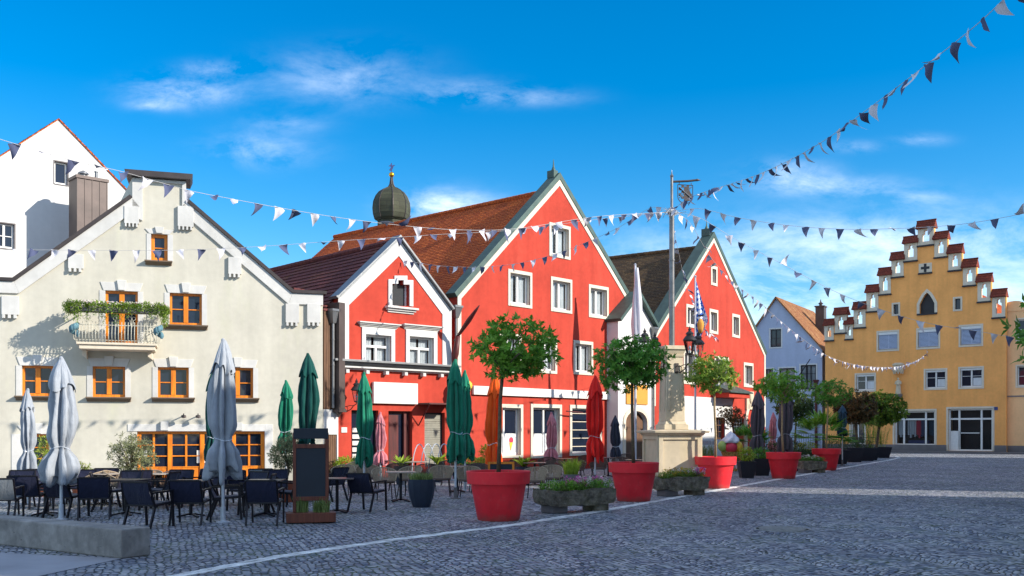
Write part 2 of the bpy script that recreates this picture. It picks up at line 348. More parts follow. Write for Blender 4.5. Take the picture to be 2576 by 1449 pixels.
M['icepink'] = simple('raspberry scoop', lin(214, 60, 84), .5, .4, 0, .12, 8, .6, 14)
M['iceyel'] = simple('lemon scoop', lin(236, 190, 60), .5, .4, 0, .1, 8, .6, 14)
M['icegreen'] = simple('pistachio scoop', lin(160, 190, 100), .5, .4, 0, .1, 8, .6, 14)
M['icewhite'] = simple('cream swirl', lin(226, 226, 236), .5, .4, 0, .06, 8, .4, 14)
m = Mat('waffle cone', lin(206, 158, 92), .7, .2); wv = m.new('ShaderNodeTexVoronoi'); wv.inputs['Scale'].default_value = 14; m.l.new(m.tc.outputs['Object'], wv.inputs[0]); m.mix(m.ramp(wv.outputs['Distance'], .3, .6, 0, .7), lin(120, 80, 40)); M['waffle'] = m.m
# translucent real glass with curtains behind
m = Mat('clear window glass', (.02, .03, .04), .03, .8); tr = m.new('ShaderNodeBsdfTransparent'); tr.inputs[0].default_value = (.82, .86, .88, 1)
gl = m.new('ShaderNodeBsdfGlossy'); gl.inputs['Roughness'].default_value = .03; fr = m.new('ShaderNodeFresnel'); fr.inputs['IOR'].default_value = 1.45
x = m.new('ShaderNodeMixShader'); m.l.new(m.math('ADD', fr.outputs[0], .0), x.inputs[0]); m.l.new(tr.outputs[0], x.inputs[1]); m.l.new(gl.outputs[0], x.inputs[2]); m.l.new(x.outputs[0], m.n['Material Output'].inputs['Surface']); M['clear'] = m.m
# concrete of the long block
m = Mat('cast concrete', lin(146, 142, 138), .85, .2); m.mottle(1.6, .62, 1.12, 8, rough=.65); m.mottle(9, .85, 1.08, 5)
vo = m.new('ShaderNodeTexVoronoi'); vo.inputs['Scale'].default_value = 9; m.l.new(m.tc.outputs['Object'], vo.inputs[0])
m.mix(m.math('MULTIPLY', m.ramp(vo.outputs['Distance'], .10, .14, 1, 0), m.ramp(m.noise(3, 3), .52, .58, 0, 1)), lin(60, 52, 46))
m.bump(m.ramp(vo.outputs['Distance'], .08, .16, 0, 1), .6, .012); m.bump(m.noise(30, 5), .4, .006); M['concrete'] = m.m
# dark rough trough stone
m = Mat('mossy trough stone', lin(132, 124, 110), .95, .15); m.mottle(5, .35, 1.35, 9, rough=.75); m.mix(m.ramp(m.noise(4, 6), .5, .66, 0, .5), lin(78, 80, 50)); m.bump(m.noise(12, 8, rough=.7), 1, .05); M['trough'] = m.m
# onion dome shingles
m = Mat('dark green shingle', lin(64, 66, 52), .75, .3); br = m.new('ShaderNodeTexBrick'); m.l.new(m.tc.outputs['UV'], br.inputs['Vector']); br.inputs['Scale'].default_value = 1; br.inputs['Brick Width'].default_value = .9; br.inputs['Row Height'].default_value = .3
br.inputs['Mortar Size'].default_value = .012; br.inputs['Color1'].default_value = (*lin(72, 74, 56), 1); br.inputs['Color2'].default_value = (*lin(58, 60, 48), 1); br.inputs['Mortar'].default_value = (*lin(50, 50, 42), 1)
m.csock = br.outputs['Color']; m.mottle(1.0, .75, 1.2, 5); M['domem'] = m.m
# cobbles laid in shallow arcs
def cobble(name, c_stone, c_stone2, c_joint, scale=8.0):
    m = Mat(name, c_stone, .72, .35); sp = m.new('ShaderNodeSeparateXYZ'); m.l.new(m.tc.outputs['Object'], sp.inputs[0])
    X = m.math('ADD', sp.outputs[0], m.math('MULTIPLY', sp.outputs[1], .35)); Yv = m.math('SUBTRACT', sp.outputs[1], m.math('MULTIPLY', sp.outputs[0], .35))
    fx = m.math('SUBTRACT', m.math('FRACT', m.math('DIVIDE', X, 1.7)), .5)
    Y2 = m.math('ADD', Yv, m.math('MULTIPLY', m.math('MULTIPLY', fx, fx), 1.9))
    cb = m.new('ShaderNodeCombineXYZ'); m.l.new(X, cb.inputs[0]); m.l.new(Y2, cb.inputs[1])
    nj = m.new('ShaderNodeTexNoise'); nj.inputs['Scale'].default_value = 1.3; nj.inputs['Detail'].default_value = 2; m.l.new(m.tc.outputs['Object'], nj.inputs['Vector'])
    vm = m.new('ShaderNodeVectorMath', operation='MULTIPLY_ADD'); m.l.new(nj.outputs['Color'], vm.inputs[0]); vm.inputs[1].default_value = (.16, .16, 0); m.l.new(cb.outputs[0], vm.inputs[2])
    v1 = m.new('ShaderNodeTexVoronoi', feature='DISTANCE_TO_EDGE'); v2 = m.new('ShaderNodeTexVoronoi', feature='F1')
    for v in (v1, v2):
        v.inputs['Scale'].default_value = scale; v.inputs['Randomness'].default_value = .5; m.l.new(vm.outputs[0], v.inputs['Vector'])
    sc_ = m.new('ShaderNodeSeparateColor'); m.l.new(v2.outputs['Color'], sc_.inputs[0])
    m.mix(sc_.outputs[0], c_stone2); m.mottle(.35, .78, 1.15, 5); m.mottle(.06, .85, 1.12, 4); m.mottle(40, .8, 1.12, 3)
    j = m.ramp(v1.outputs['Distance'], .04, .15, 1, 0); mossn = m.ramp(m.noise(.8, 5), .45, .6, 0, 1)
    jc = m.new('ShaderNodeMix', data_type='RGBA'); m.l.new(mossn, jc.inputs[0]); jc.inputs[6].default_value = (*c_joint, 1); jc.inputs[7].default_value = (*lin(62, 78, 40), 1)
    m.mix(m.math('MULTIPLY', j, .97), jc.outputs[2])
    hgt = m.math('ADD', m.ramp(v1.outputs['Distance'], .0, .22, 0, 1), m.math('MULTIPLY', sc_.outputs[1], .35))
    m.bump(hgt, .8, .035); m.bump(m.noise(35, 5), .5, .008)
    m.l.new(m.ramp(sc_.outputs[2], 0, 1, .5, .85), m.b.inputs['Roughness']); return m.m
M['cobble'] = cobble('grey cobbles', lin(104, 112, 134), lin(196, 196, 200), lin(38, 40, 46), 9.2)
M['whitesetts'] = leafmat('pale setts', lin(236, 236, 234), lin(206, 206, 206), 0, .8) if True else simple('pale setts', lin(238, 238, 236), .8, .2, 0, .2, 12, .6, 20)
m = Mat('smooth grey paving', lin(150, 150, 156), .8, .25); m.mottle(.9, .85, 1.1, 6); m.bump(m.noise(60, 4), .25, .004); M['paving'] = m.m
# ---------------------------------------------------------------- house kit
class House(Plane):
    def __init__(s, name, label, cat, X, Y, dx, dy, group=None):
        super().__init__(X, Y, dx, dy); s.root = thing(name, label, cat, (X, Y, 0), s.th, group); s.holes = []; s.rd = .14
    def walls(s, outline, bv, mat, name='wall', y=0, drop=.62, body=None):   # outline (u,z) closed; bv = local (x,y) vector to the back
        mb = MB(); loops = [outline]+s.holes
        flat = [p for l in loops for p in l]
        tris = geometry.tessellate_polygon([[Vector((p[0], p[1], 0)) for p in l] for l in loops])
        mb.add([(p[0], y, p[1]) for p in flat], tris)
        n = len(outline)
        if body: front = mb; mb = MB()
        lo_ = [(p[0], max(0, p[1]-drop) if p[1] > .5 else p[1]) for p in outline]
        for i in range(n):
            a, b = outline[i], outline[(i+1) % n]; c, d = lo_[(i+1) % n], lo_[i]
            if abs(a[0]-b[0]) > .02 and a[1] > .5 and drop: continue        # the roof closes the sloping edges
            mb.quad((a[0], y, a[1]), (b[0], y, b[1]), (c[0]+bv[0], bv[1], c[1]), (d[0]+bv[0], bv[1], d[1]))
        tr2 = geometry.tessellate_polygon([[Vector((p[0], p[1], 0)) for p in lo_]])
        mb.add([(p[0]+bv[0], bv[1], p[1]) for p in lo_], [tuple(reversed(t)) for t in tr2])
        if body: mb.build('side_wall', body, s.root, fix=False); mb = front
        for h in s.holes:
            m = len(h); d = s.rd+.1
            for i in range(m):
                a, b = h[i], h[(i+1) % m]; mb.quad((a[0], y, a[1]), (b[0], y, b[1]), (b[0], y+d, b[1]), (a[0], y+d, a[1]))
        return mb.build(name, mat, s.root, fix=False)
    def roof(s, eave, ridge, bv, t0, t1, mat, course=.16, lift=.022, name='roof', over=0, thick=.1):
        e = Vector((eave[0], 0, eave[1])); r = Vector((ridge[0], 0, ridge[1])); b = Vector((bv[0], bv[1], 0)).normalized()
        d = (r-e); ln = d.length; d.normalize(); nrm = d.cross(b)
        if nrm.z < 0: nrm = -nrm
        e = e-d*over; ln += over; n = max(2, int(ln/course)); mb = MB(); c = ln/n; seg = max(1, int((t1-t0)/1.2))
        rnd = random.Random(5)
        sag = [[(rnd.random()-.5)*.012 for k in range(n+1)] for g in range(seg+1)]
        for k in range(n):
            for g in range(seg):
                ta = t0+(t1-t0)*g/seg; tb = t0+(t1-t0)*(g+1)/seg
                lo = e+d*(k*c)+nrm*lift; hi = e+d*((k+1)*c+.01)
                a, a2, h, h2 = lo+b*ta+nrm*sag[g][k], lo+b*tb+nrm*sag[g+1][k], hi+b*ta+nrm*sag[g][k+1], hi+b*tb+nrm*sag[g+1][k+1]
                mb.quad(a, a2, h2, h); mb.quad(a-nrm*(lift+.004), a2-nrm*(lift+.004), a2, a)
        q = [e+b*t0-nrm*thick, e+b*t1-nrm*thick, r+b*t1-nrm*thick, r+b*t0-nrm*thick]; mb.add(q, ((0, 1, 2, 3),))
        for t in (t0, t1): mb.quad(e+b*t-nrm*thick, r+b*t-nrm*thick, r+b*t, e+b*t)
        mb.quad(e+b*t0-nrm*thick, e+b*t1-nrm*thick, e+b*t1, e+b*t0)
        o = mb.build(name, mat, s.root, fix=False); return o
    def ridgecap(s, ridge, bv, t0, t1, mat, r=.11):
        b = Vector((bv[0], bv[1], 0)).normalized(); p = Vector((ridge[0], 0, ridge[1]+.02)); mb = MB(); n = max(2, int((t1-t0)/.38))
        for i in range(n):
            a = p+b*(t0+(t1-t0)*i/n); c = p+b*(t0+(t1-t0)*(i+1)/n+.03); mb.tube([a, c], r*1.0, 8, r*1.12)
        return mb.build('ridge_tiles', mat, s.root, smooth=40)
    def frame(s, r, mat, pane='glass', fw=.07, cols=2, rows=(), mw=.09, rd=None, thin=.035, name='window', curtain=False, bars=(), label=None, top=None):
        """one window: frame with mullions; children pane, curtain"""
        u0, u1, z0, z1 = r; rd = s.rd if rd is None else rd; y0, y1 = rd-.03, rd+.05; mb = MB()
        mb.box(u0-.01, u0+fw, y0, y1, z0-.01, z1+.01); mb.box(u1-fw, u1+.01, y0, y1, z0-.01, z1+.01)
        mb.box(u0+fw, u1-fw, y0, y1, z1-fw, z1+.01); mb.box(u0+fw, u1-fw, y0, y1, z0-.01, z0+fw*1.2)
        zt = z1-fw
        if top:                                                 # transom light above
            zt = z1-(z1-z0)*top; mb.box(u0+fw, u1-fw, y0-.02, y1, zt-mw/2, zt+mw/2); zt -= mw/2
        w_ = (u1-u0-2*fw)/cols
        for i in range(1, cols):
            c = u0+fw+w_*i; mb.box(c-mw/2, c+mw/2, y0-.015, y1, z0+fw*1.2, zt)
        for i in range(cols):
            a = u0+fw+w_*i+(mw/2 if i else 0); b = u0+fw+w_*(i+1)-(mw/2 if i < cols-1 else 0)
            for f in rows:
                z = z0+fw+(zt-z0-fw)*f; mb.box(a, b, y0+.01, y1-.01, z-thin/2, z+thin/2)
        fr = mb.build(name, mat, s.root, bevel=.006, label=label)
        pm = MB(); yy = rd+.02; pm.add([(u0+.01, yy, z0), (u1-.01, yy, z0), (u1-.01, yy, z1), (u0+.01, yy, z1)], ((0, 1, 2, 3),)); pm.build('pane', M[pane], fr, fix=False)
        if curtain:
            cm = MB(); rnd = random.Random(int(u0*100)+int(z0*10))
            for i in range(cols):
                a = u0+fw+w_*i; b = a+w_; n = 26; vs = []
                cut0, cut1 = (0, rnd.uniform(.75, 1)) if i == 0 else (rnd.uniform(0, .25), 1)
                for k in range(n+1):
                    t = cut0+(cut1-cut0)*k/n; yy2 = rd+.10+.02*sin(t*40+rnd.random()*.8); vs += [(a+(b-a)*t, yy2, z0+.02), (a+(b-a)*t, yy2, z1-.02)]
                cm.add(vs, [(2*k, 2*k+2, 2*k+3, 2*k+1) for k in range(n)])
            cm.build('curtain', M['curtain'], fr, smooth=True)
        return fr
    def surround(s, r, w, mat, parent, out=.025, wt=None, wb=None, name='surround'):
        u0, u1, z0, z1 = r; wt = w if wt is None else wt; wb = w if wb is None else wb; mb = MB()
        if s.rd > .12: [mb.box(a_, b_, .031, s.rd-.035, z0+.001, z1-.001) for a_, b_ in ((u0+.001, u0+.012), (u1-.012, u1-.001))]; mb.box(u0+.013, u1-.013, .031, s.rd-.035, z1-.012, z1-.001)
        mb.box(u0-w, u0, -out, .03, z0-wb, z1+wt); mb.box(u1, u1+w, -out, .03, z0-wb, z1+wt)
        if wt: mb.box(u0, u1, -out, .03, z1, z1+wt)
        if wb: mb.box(u0, u1, -out-.015, .03, z0-wb, z0)
        return mb.build(name, mat, parent, bevel=.008)
    def sill(s, u0, u1, z, mat, parent, h=.15, out=.2):
        mb = MB(); mb.add([(u0, .02, z-h), (u1, .02, z-h), (u1, .02, z), (u0, .02, z), (u0+.06, -.05, z-h), (u1-.06, -.05, z-h), (u1, -out, z-.04), (u0, -out, z-.04), (u1, -out, z), (u0, -out, z)],
               ((0, 3, 9, 7, 4), (1, 5, 6, 8, 2), (0, 4, 5, 1), (4, 7, 6, 5), (7, 9, 8, 6), (9, 3, 2, 8)))
        return mb.build('sill', mat, parent)
    def cornice(s, u0, u1, z0, z1, mat, parent, out=.22, name='cornice', steps=4):
        mb = MB(); n = steps
        for i in range(n):
            o = out*((i+1)/n)**1.3; za = z0+(z1-z0)*i/n; zb = z0+(z1-z0)*(i+1)/n-(.004 if i < n-1 else 0); e = o*.7
            mb.box(u0-e, u1+e, -o, .02, za, zb)
        return mb.build(name, mat, parent, bevel=.008)
def lintel_h1(H, r, parent, flare=.16, h=None, y=-.03):
    u0, u1, z0, z1 = r; mb = MB(); h = .28 if h is None else h
    mb.prism([(u0-.06, z1), (u1+.06, z1), (u1+flare, z1+h), (u0-flare, z1+h)], y, .02)
    m = (u0+u1)/2; mb.prism([(m-.10, z1+.02), (m+.10, z1+.02), (m+.15, z1+h+.07), (m-.15, z1+h+.07)], y-.07, .015)
    return mb.build('lintel', M['trim'], parent, bevel=.01)
def jambs(f, r, wl, wr_):
    for a, b in ((r[0]-wl, r[0]), (r[1], r[1]+wr_)): mb = MB(); mb.box(a, b, -.02, .02, r[2], r[3]); mb.build('jamb', M['trim'], f)
c6 = crop(2200, 550, 3.623); c7 = crop(2350, 900, 3.622)

# ================================================================ cream gabled house
BK = (-.678, .735)
H = House('gabled_house', 'wide cream plaster gable house with orange wooden windows and flower balcony', 'house', -16.6, 32, 3.08, 1); H1 = H
bv = H.back(*BK); D1 = 10.3
def q(x, y): return H.uz(x, y)
ul, ur = q(-10, 705)[0], q(812, 740)[0]; ez = (q(40, 708)[1]+q(735, 739)[1])/2
gl_, gr_ = q(36, 708)[0], q(735, 739)[0]; bl_, br_ = q(333, 495)[0], q(468, 505)[0]; bz = (q(333, 499)[1]+q(468, 507)[1])/2; tz = (q(333, 446)[1]+q(470, 456)[1])/2
out1 = [(ul, 0), (ur, 0), (ur, ez), (gr_, ez), (br_, bz), (br_, tz), (bl_, tz), (bl_, bz), (gl_, ez), (ul, ez)]
W1 = [H.rect(427, 508, 738, 818), H.rect(55, 134, 920, 996), H.rect(233, 315, 922, 999), H.rect(397, 475, 924, 1000), H.rect(559, 637, 925, 1001)]
Wtop = H.rect(380, 422, 589, 657); Wbal = H.rect(265, 347, 732, 864); Wgr = H.rect(68, 123, 1092, 1190); door = H.rect(345, 666, 1085, 1212); door = (door[0], door[1], .0, door[3])
H.holes = [rp(r) for r in W1+[Wtop, Wbal, Wgr, door]]
H.walls(out1, bv, M['cream'])
for k, r in enumerate(W1):
    f = H.frame(r, M['orangewood'], rows=(.5,), fw=.075, mw=.15); lintel_h1(H, r, f); H.sill(r[0]-.2, r[1]+.2, r[2], M['sillwood'], f)
    for a, b in ((r[0]-.17, r[0]), (r[1], r[1]+.17)): mb = MB(); mb.box(a, b, -.02, .02, r[2], r[3]); mb.build('jamb', M['trim'], f)
f = H.frame(Wtop, M['orangewood'], cols=1, rows=(.5,), fw=.11); lintel_h1(H, Wtop, f, .2, .16); H.sill(Wtop[0]-.2, Wtop[1]+.15, Wtop[2], M['sillwood'], f, .14)
jambs(f, Wtop, .14, .17)
f = H.frame(Wbal, M['orangewood'], rows=(.62,), fw=.08, mw=.16, thin=.14, name='balcony_door'); lintel_h1(H, Wbal, f)
jambs(f, Wbal, .18, .17)
f = H.frame(Wgr, M['orangewood'], cols=1, rows=(.35, .68), fw=.09); lintel_h1(H, Wgr, f, .3)
jambs(f, (Wgr[0], Wgr[1], .02, Wgr[3]), .45, .2)
# wooden shop front: four leaves of glazed doors
u0, u1, z0, z1 = door; mb = MB(); pm = MB(); rd = .16; n = 4; lw = (u1-u0)/n
mb.box(u0, u1, rd-.04, rd+.06, z1-.09, z1); mb.box(u0, u1, rd-.03, rd+.06, .02, .12)
for i in range(n+1): c = u0+lw*i; c = min(max(c, u0+.05), u1-.05); mb.box(c-.075, c+.075, rd-.05, rd+.06, .12, z1-.09)
for i in range(n):
    a, b = u0+lw*i+.075, u0+lw*(i+1)-.075; mm = (a+b)/2; zp = .52
    mb.box(mm-.035, mm+.035, rd-.01, rd+.04, zp, z1-.09)
    for z in (zp, zp+(z1-.09-zp)/3, zp+(z1-.09-zp)*2/3): mb.box(a, b, rd-.012, rd+.04, z-.02, z+.02)
    mb.box(a, b, rd, rd+.04, .12, zp)
    for c0, c1 in ((a+.06, mm-.04), (mm+.04, b-.06)): mb.box(c0, c1, rd-.02, rd+.02, .18, zp-.08)
df = mb.build('glazed_door_front', M['orangewood'], H.root, bevel=.008)
pm.add([(u0, rd+.03, .5), (u1, rd+.03, .5), (u1, rd+.03, z1), (u0, rd+.03, z1)], ((0, 1, 2, 3),)); pm.build('pane', M['glass'], df, fix=False)
mb = MB(); mb.box(u0-.3, u1, -.025, .02, z1, z1+.24); mb.box(u1, u1+.28, -.025, .02, .02, z1+.24); m_ = H.rect(404, 424, 1060, 1082); mb.box(m_[0], m_[1], -.14, .02, z1+.03, z1+.33)
mb.box(u1-1.0, u1-.75, -.12, .02, z1+.03, z1+.3); mb.build('lintel', M['trim'], df, bevel=.01)
mb = MB(); a_ = H.rect(495, 517, 1133, 1165); mb.box(a_[0], a_[1], rd-.005, rd+.025, a_[2], a_[3]); a_ = H.rect(343, 370, 1133, 1151); mb.box(a_[0], a_[1], rd-.07, rd-.055, a_[2], a_[3]); mb.build('poster', M['signwhite'], df)
# white raised bands along the gable, pads and dentils
mb = MB(); path = [(ul, ez), (gl_, ez), (bl_, bz)]; ribbon(mb, path, -.38, -.07, .0)
ribbon(mb, [(br_, bz), (gr_, ez), (ur, ez)], -.38, -.07, .0)
mb.prism([(bl_, bz-.6), (bl_+.32, bz-.75), (bl_+.32, tz-.02), (bl_, tz-.02)], -.07, 0); mb.box(br_-.13, br_, -.07, 0, bz-.5, tz-.02); mb.box(bl_+.32, br_-.13, -.07, 0, tz-.12, tz-.02)
ribbon(mb, [(br_+.0, bz-.46), (gr_+.03, ez-.44)], -.05, -.035, .0)
mb.build('gable_band', M['trim'], H.root, bevel=.01)
pads = [(313, 350, 520, 563, 4), (447, 487, 520, 571, 4), (172, 210, 640, 676, 3), (574, 607, 648, 690, 3), (5, 48, 745, 792, 3), (718, 752, 765, 812, 3), (772, 806, 765, 812, 3)]
for i, (x0, x1, y0, y1, nd) in enumerate(pads):
    r = H.rect(x0, x1, y0, y1); mb = MB(); mb.box(r[0], r[1], -.1, 0, r[2], r[3]); ww = (r[1]-r[0])/nd
    for k in range(nd): mb.box(r[0]+ww*k+.02, r[0]+ww*k+ww*.62, -.13, -.004, r[2]-.12, r[2]-.004)
    mb.build('gable_console', M['trim'], H.root, bevel=.006)
# dark coping on the gable edge, eaves returns, cap of the central block
mb = MB(); ribbon(mb, [(ul-.1, ez+.01), (gl_, ez+.01), (bl_-.0, bz+.01)], .11, -.13, .5); ribbon(mb, [(br_, bz+.01), (gr_, ez+.01), (ur+.12, ez+.01)], .11, -.13, .5); mb.build('coping', M['darkmetal'], H.root)
mb = MB(); mb.prism([(bl_-.16, tz+.0), (br_+.14, tz+.0), (br_+.22, tz+.2), (bl_-.24, tz+.2)], -.28, 1.1); mb.build('block_cap', M['darkmetal'], H.root, bevel=.01)
mb = MB(); rx = (bl_+br_)/2; rz = ez+(bz-ez)*(rx-gl_)/(bl_-gl_)
mb.build
apex1 = (rx, rz-1.9)
H.roof((ul, ez-1.5), apex1, bv, .35, D1*1.0, M['tile_brown'], .2); H.roof((ur, ez-.5), (rx, rz-1.9), bv, .35, D1*1.0, M['tile_brown'], .2)
# metal clad chimney
cx_, cz_ = None, None
mb = MB(); bl = H.back(-17.45+16.6, 41-32); th_ = 0
Rm = Matrix.Translation((bl[0], bl[1], 0)) @ Matrix.Rotation(atan2(1, 1.083)-H.th, 4, 'Z')
mb.box(-.6, .6, -.45, .45, 6, 12.1, Rm); mb.box(-.66, .66, -.5, .5, 12.0, 12.12, Rm)
for i in range(5): mb.box(-.6+.3*i-.015, -.6+.3*i+.015, -.47, .47, 6, 12.05, Rm)
ch = mb.build('chimney', M['brownmetal'], H.root); mb = MB()
mb.lathe([(.13, 12.1), (.13, 12.3), (.22, 12.3), (.2, 12.36), (.05, 12.45)], 12, (bl[0]-.2, bl[1])); mb.lathe([(.06, 12.1), (.06, 12.42), (.08, 12.42), (.08, 12.46)], 10, (bl[0]+.3, bl[1])); mb.build('flue_cap', M['zinc'], ch, smooth=40)
# balcony
b = H.rect(200, 397, 868, 886); zb = b[3]; dep = 1.05; mb = MB(); mb.box(b[0], b[1], -dep, .0, zb-.08, zb); mb.box(b[0]+.08, b[1]-.06, -dep+.06, .0, zb-.22, zb-.08)
for c in (b[0]+.12, b[1]-.3): mb.prism([(c, zb-.22), (c+.14, zb-.22), (c+.14, zb-.5), (c, zb-.4)], -.5, 0)
bal = mb.build('balcony', M['sandtrim'], H.root, bevel=.01)
rz_ = zb+.95; mid = zb+.55
def side_pts(k, n): return None
mb = MB(); mb.tube([(b[0], -.02, rz_), (b[0], -dep, rz_), (b[1], -dep, rz_), (b[1], -.02, rz_)], .022, 6); mb.tube([(b[0], -.02, mid), (b[0], -dep, mid), (b[1], -dep, mid), (b[1], -.02, mid)], .014, 6)
mb.tube([(b[0], -.02, zb+.06), (b[0], -dep, zb+.06), (b[1], -dep, zb+.06), (b[1], -.02, zb+.06)], .014, 6); rail = mb.build('railing', M['iron'], bal)
bp = [(b[0]+(b[1]-b[0])*i/25, -dep, 0, -1) for i in range(26)]+[(b[0], -dep+dep*i/7, -1, 0) for i in range(1, 7)]+[(b[1], -dep+dep*i/7, 1, 0) for i in range(1, 7)]
for (x, y, ox, oy) in bp:
    mb = MB(); mb.tube([(x, y, zb), (x+ox*.1, y+oy*.1, zb+.12), (x+ox*.12, y+oy*.12, zb+.25), (x+ox*.02, y+oy*.02, zb+.5), (x, y, zb+.62), (x-ox*.02, y-oy*.02, zb+.66)], .011, 5)
    mb.build('baluster', M['iron'], bal)
mb = MB()
for i in range(5):                                        # scroll work in the upper half
    cx = b[0]+(b[1]-b[0])*(i+.7)/5.4
    for sg in (-1, 1):
        mb.tube([(cx+sg*.03, -dep-.01, zb+.55), (cx+sg*.05, -dep-.02, zb+.68)]+[(cx+sg*(.05+.07*sin(t)), -dep-.02, zb+.72+.06*(1-cos(t))*(1 if t < 4 else .7)) for t in (0, 1, 2, 3, 4, 5)], .009, 5)
    mb.tube([(cx, -dep, zb+.5), (cx, -dep, rz_)], .012, 5)
mb.build('scroll', M['iron'], bal)
for cxx in (b[0]-.05, b[1]+.05):
    mb = MB(); rn = random.Random(3)
    for k in range(9):
        a = k*.7; mb.sphere((cxx+.1*cos(a), -dep-.05+.1*sin(a), zb+.25+.03*k), .07, 7, 5, (1, .5, 1.6))
    mb.build('corner_ornament', M['patina'], bal, smooth=True)
z_ = H.uz(462, 1046)[1]
for xx in (462, 498):
    mb = MB(); uu = H.uz(xx, 1046)[0]; mb.tube([(uu, 0, z_), (uu, -.3, z_+.06)], .02, 6); mb.lathe([(.02, z_), (.07, z_+.02), (.09, z_-.06), (.03, z_-.08)], 10, (uu, -.32)); mb.build('spot_lamp', M['darkmetal'], H.root)

# ================================================================ flower box on the balcony (a thing of its own)
def leafquad(mb, p, d, up, L_, W_, fold=.25):
    d = d.normalized(); s_ = d.cross(up)
    if s_.length < .01: s_ = d.cross(Vector((1, 0, 0)))
    s_.normalize(); u = s_.cross(d).normalized()
    a = p; m1 = p+d*L_*.5+s_*W_/2+u*W_*fold; m2 = p+d*L_*.5-s_*W_/2+u*W_*fold; m0 = p+d*L_*.52; t = p+d*L_-u*L_*.08
    mb.add([a, m1, t, m2, m0], ((0, 4, 1), (1, 4, 2), (0, 3, 4), (3, 2, 4)))
def cloud(mb, c, rad, n, L_, W_, rnd, shell=.5, whorl=1, down=0):
    for i in range(n):
        d = Vector((rnd.gauss(0, 1), rnd.gauss(0, 1), rnd.gauss(0, 1))).normalized(); r = shell+(1-shell)*rnd.random()**.6
        p = Vector((c[0]+d.x*rad[0]*r, c[1]+d.y*rad[1]*r, c[2]+d.z*rad[2]*r))
        for k in range(whorl):
            dd = (d+Vector((rnd.gauss(0, .75), rnd.gauss(0, .75), rnd.gauss(0, .75)+.25-down))).normalized()
            leafquad(mb, p, dd, Vector((0, 0, 1)), L_*rnd.uniform(.7, 1.2), W_*rnd.uniform(.8, 1.15), rnd.uniform(.1, .4))
def blades(mb, c, n, spread, h, wd, rnd, lean=.5):
    for i in range(n):
        a = rnd.random()*2*pi; r = spread*sqrt(rnd.random()); p = Vector((c[0]+r*cos(a), c[1]+r*sin(a), c[2])); l = lean*rnd.random(); aa = rnd.random()*2*pi; hh = h*rnd.uniform(.6, 1.1)
        q1 = p+Vector((cos(aa)*l*hh*.35, sin(aa)*l*hh*.35, hh*.6)); q2 = p+Vector((cos(aa)*l*hh, sin(aa)*l*hh, hh*(1-.3*l))); s_ = Vector((-sin(aa), cos(aa), 0))*wd/2
        if rnd.random() < .5: s_ = Vector((wd/2, 0, 0))
        mb.add([p-s_, p+s_, q1+s_*.8, q1-s_*.8, q2], ((0, 1, 2, 3), (3, 2, 4)))
fb = thing('flower_box', 'green trailing flower boxes along the balcony rail of the cream house', 'flower box', H.P(0, 0), H.th)
rn = random.Random(4); mb = MB(); mb.box(b[0]-.15, b[1]+.1, -dep-.2, -dep+.02, rz_+.01, rz_+.17); mb.box(b[0]-.3, b[0]-.05, -dep, -.3, rz_+.01, rz_+.17); mb.box(b[1]+.05, b[1]+.28, -dep, -.3, rz_+.01, rz_+.17); mb.build('trough', M['plinth'], fb)
mb = MB(); m2 = MB()
for i in range(44):
    x = b[0]-.25+(b[1]-b[0]+.5)*i/43; cloud(mb, (x, -dep-.08+rn.uniform(-.1, .08), rz_+.16+rn.uniform(-.05, .06)), (.16, .24, .16), 95, .085, .04, rn, .2)
    for k in range(6): m2.sphere((x+rn.uniform(-.08, .08), -dep-.1+rn.uniform(-.14, .1), rz_+.3+rn.uniform(-.05, .05)), .02, 5, 4)
    if rn.random() < .6:
        ln = rn.uniform(.15, .45)
        for k in range(int(ln*70)): cloud(mb, (x+rn.uniform(-.05, .05), -dep-.18, rz_+.1-ln*k/(ln*70)), (.06, .05, .04), 2, .07, .028, rn, .2, down=.6)
for j in range(8):
    for x in (b[0]-.2, b[1]+.2): cloud(mb, (x, -dep+.1*j, rz_+.15), (.2, .14, .17), 90, .085, .035, rn, .2)
for j in range(3): cloud(mb, (b[1]+.25, -dep+.25*j, rz_-.12), (.14, .14, .25), 90, .08, .035, rn, .2, down=.4)
mb.build('foliage', M['leaf_yel2'], fb, uv=False, fix=False); m2.build('blossom', M['flower_white'], fb, uv=False, fix=False)

# ================================================================ tall white house behind
H = House('gabled_house', 'tall plain white gable house standing behind the cream house, orange verge tiles', 'house', -19.1, 42, 1.083, 1); bw = H.back(*BK)
ap = H.uz(147, 300); e0 = H.uz(-60, 432); e1 = H.uz(372, 533); sl = (ap[1]-e1[1])/(e1[0]-ap[0]); dr = 5.6
eL = (ap[0]-dr, ap[1]-dr*sl); eR = (ap[0]+dr, ap[1]-dr*sl)
wA = H.rect(137, 170, 408, 464); wB = H.rect(-14, 36, 562, 624); H.holes = [rp(wA), rp(wB)]
H.walls([(eL[0], 0), (eR[0], 0), eR, ap, eL], (bw[0]*9, bw[1]*9), M['white'])
for r, c in ((wA, 1), (wB, 2)):
    f = H.frame(r, M['whitepaint'], cols=c, rows=(.5,) if c == 2 else (), fw=.07); H.surround(r, .05, M['plinth'], f, .012, .05, .04)
bwn = (bw[0], bw[1]); H.roof((eL[0], eL[1]+.0), (ap[0], ap[1]+.03), bwn, -.06, 9, M['tile_red'], .3, over=.3, thick=.04); H.roof((eR[0], eR[1]+.0), (ap[0], ap[1]+.03), bwn, -.06, 9, M['tile_red'], .3, over=.3, thick=.04)

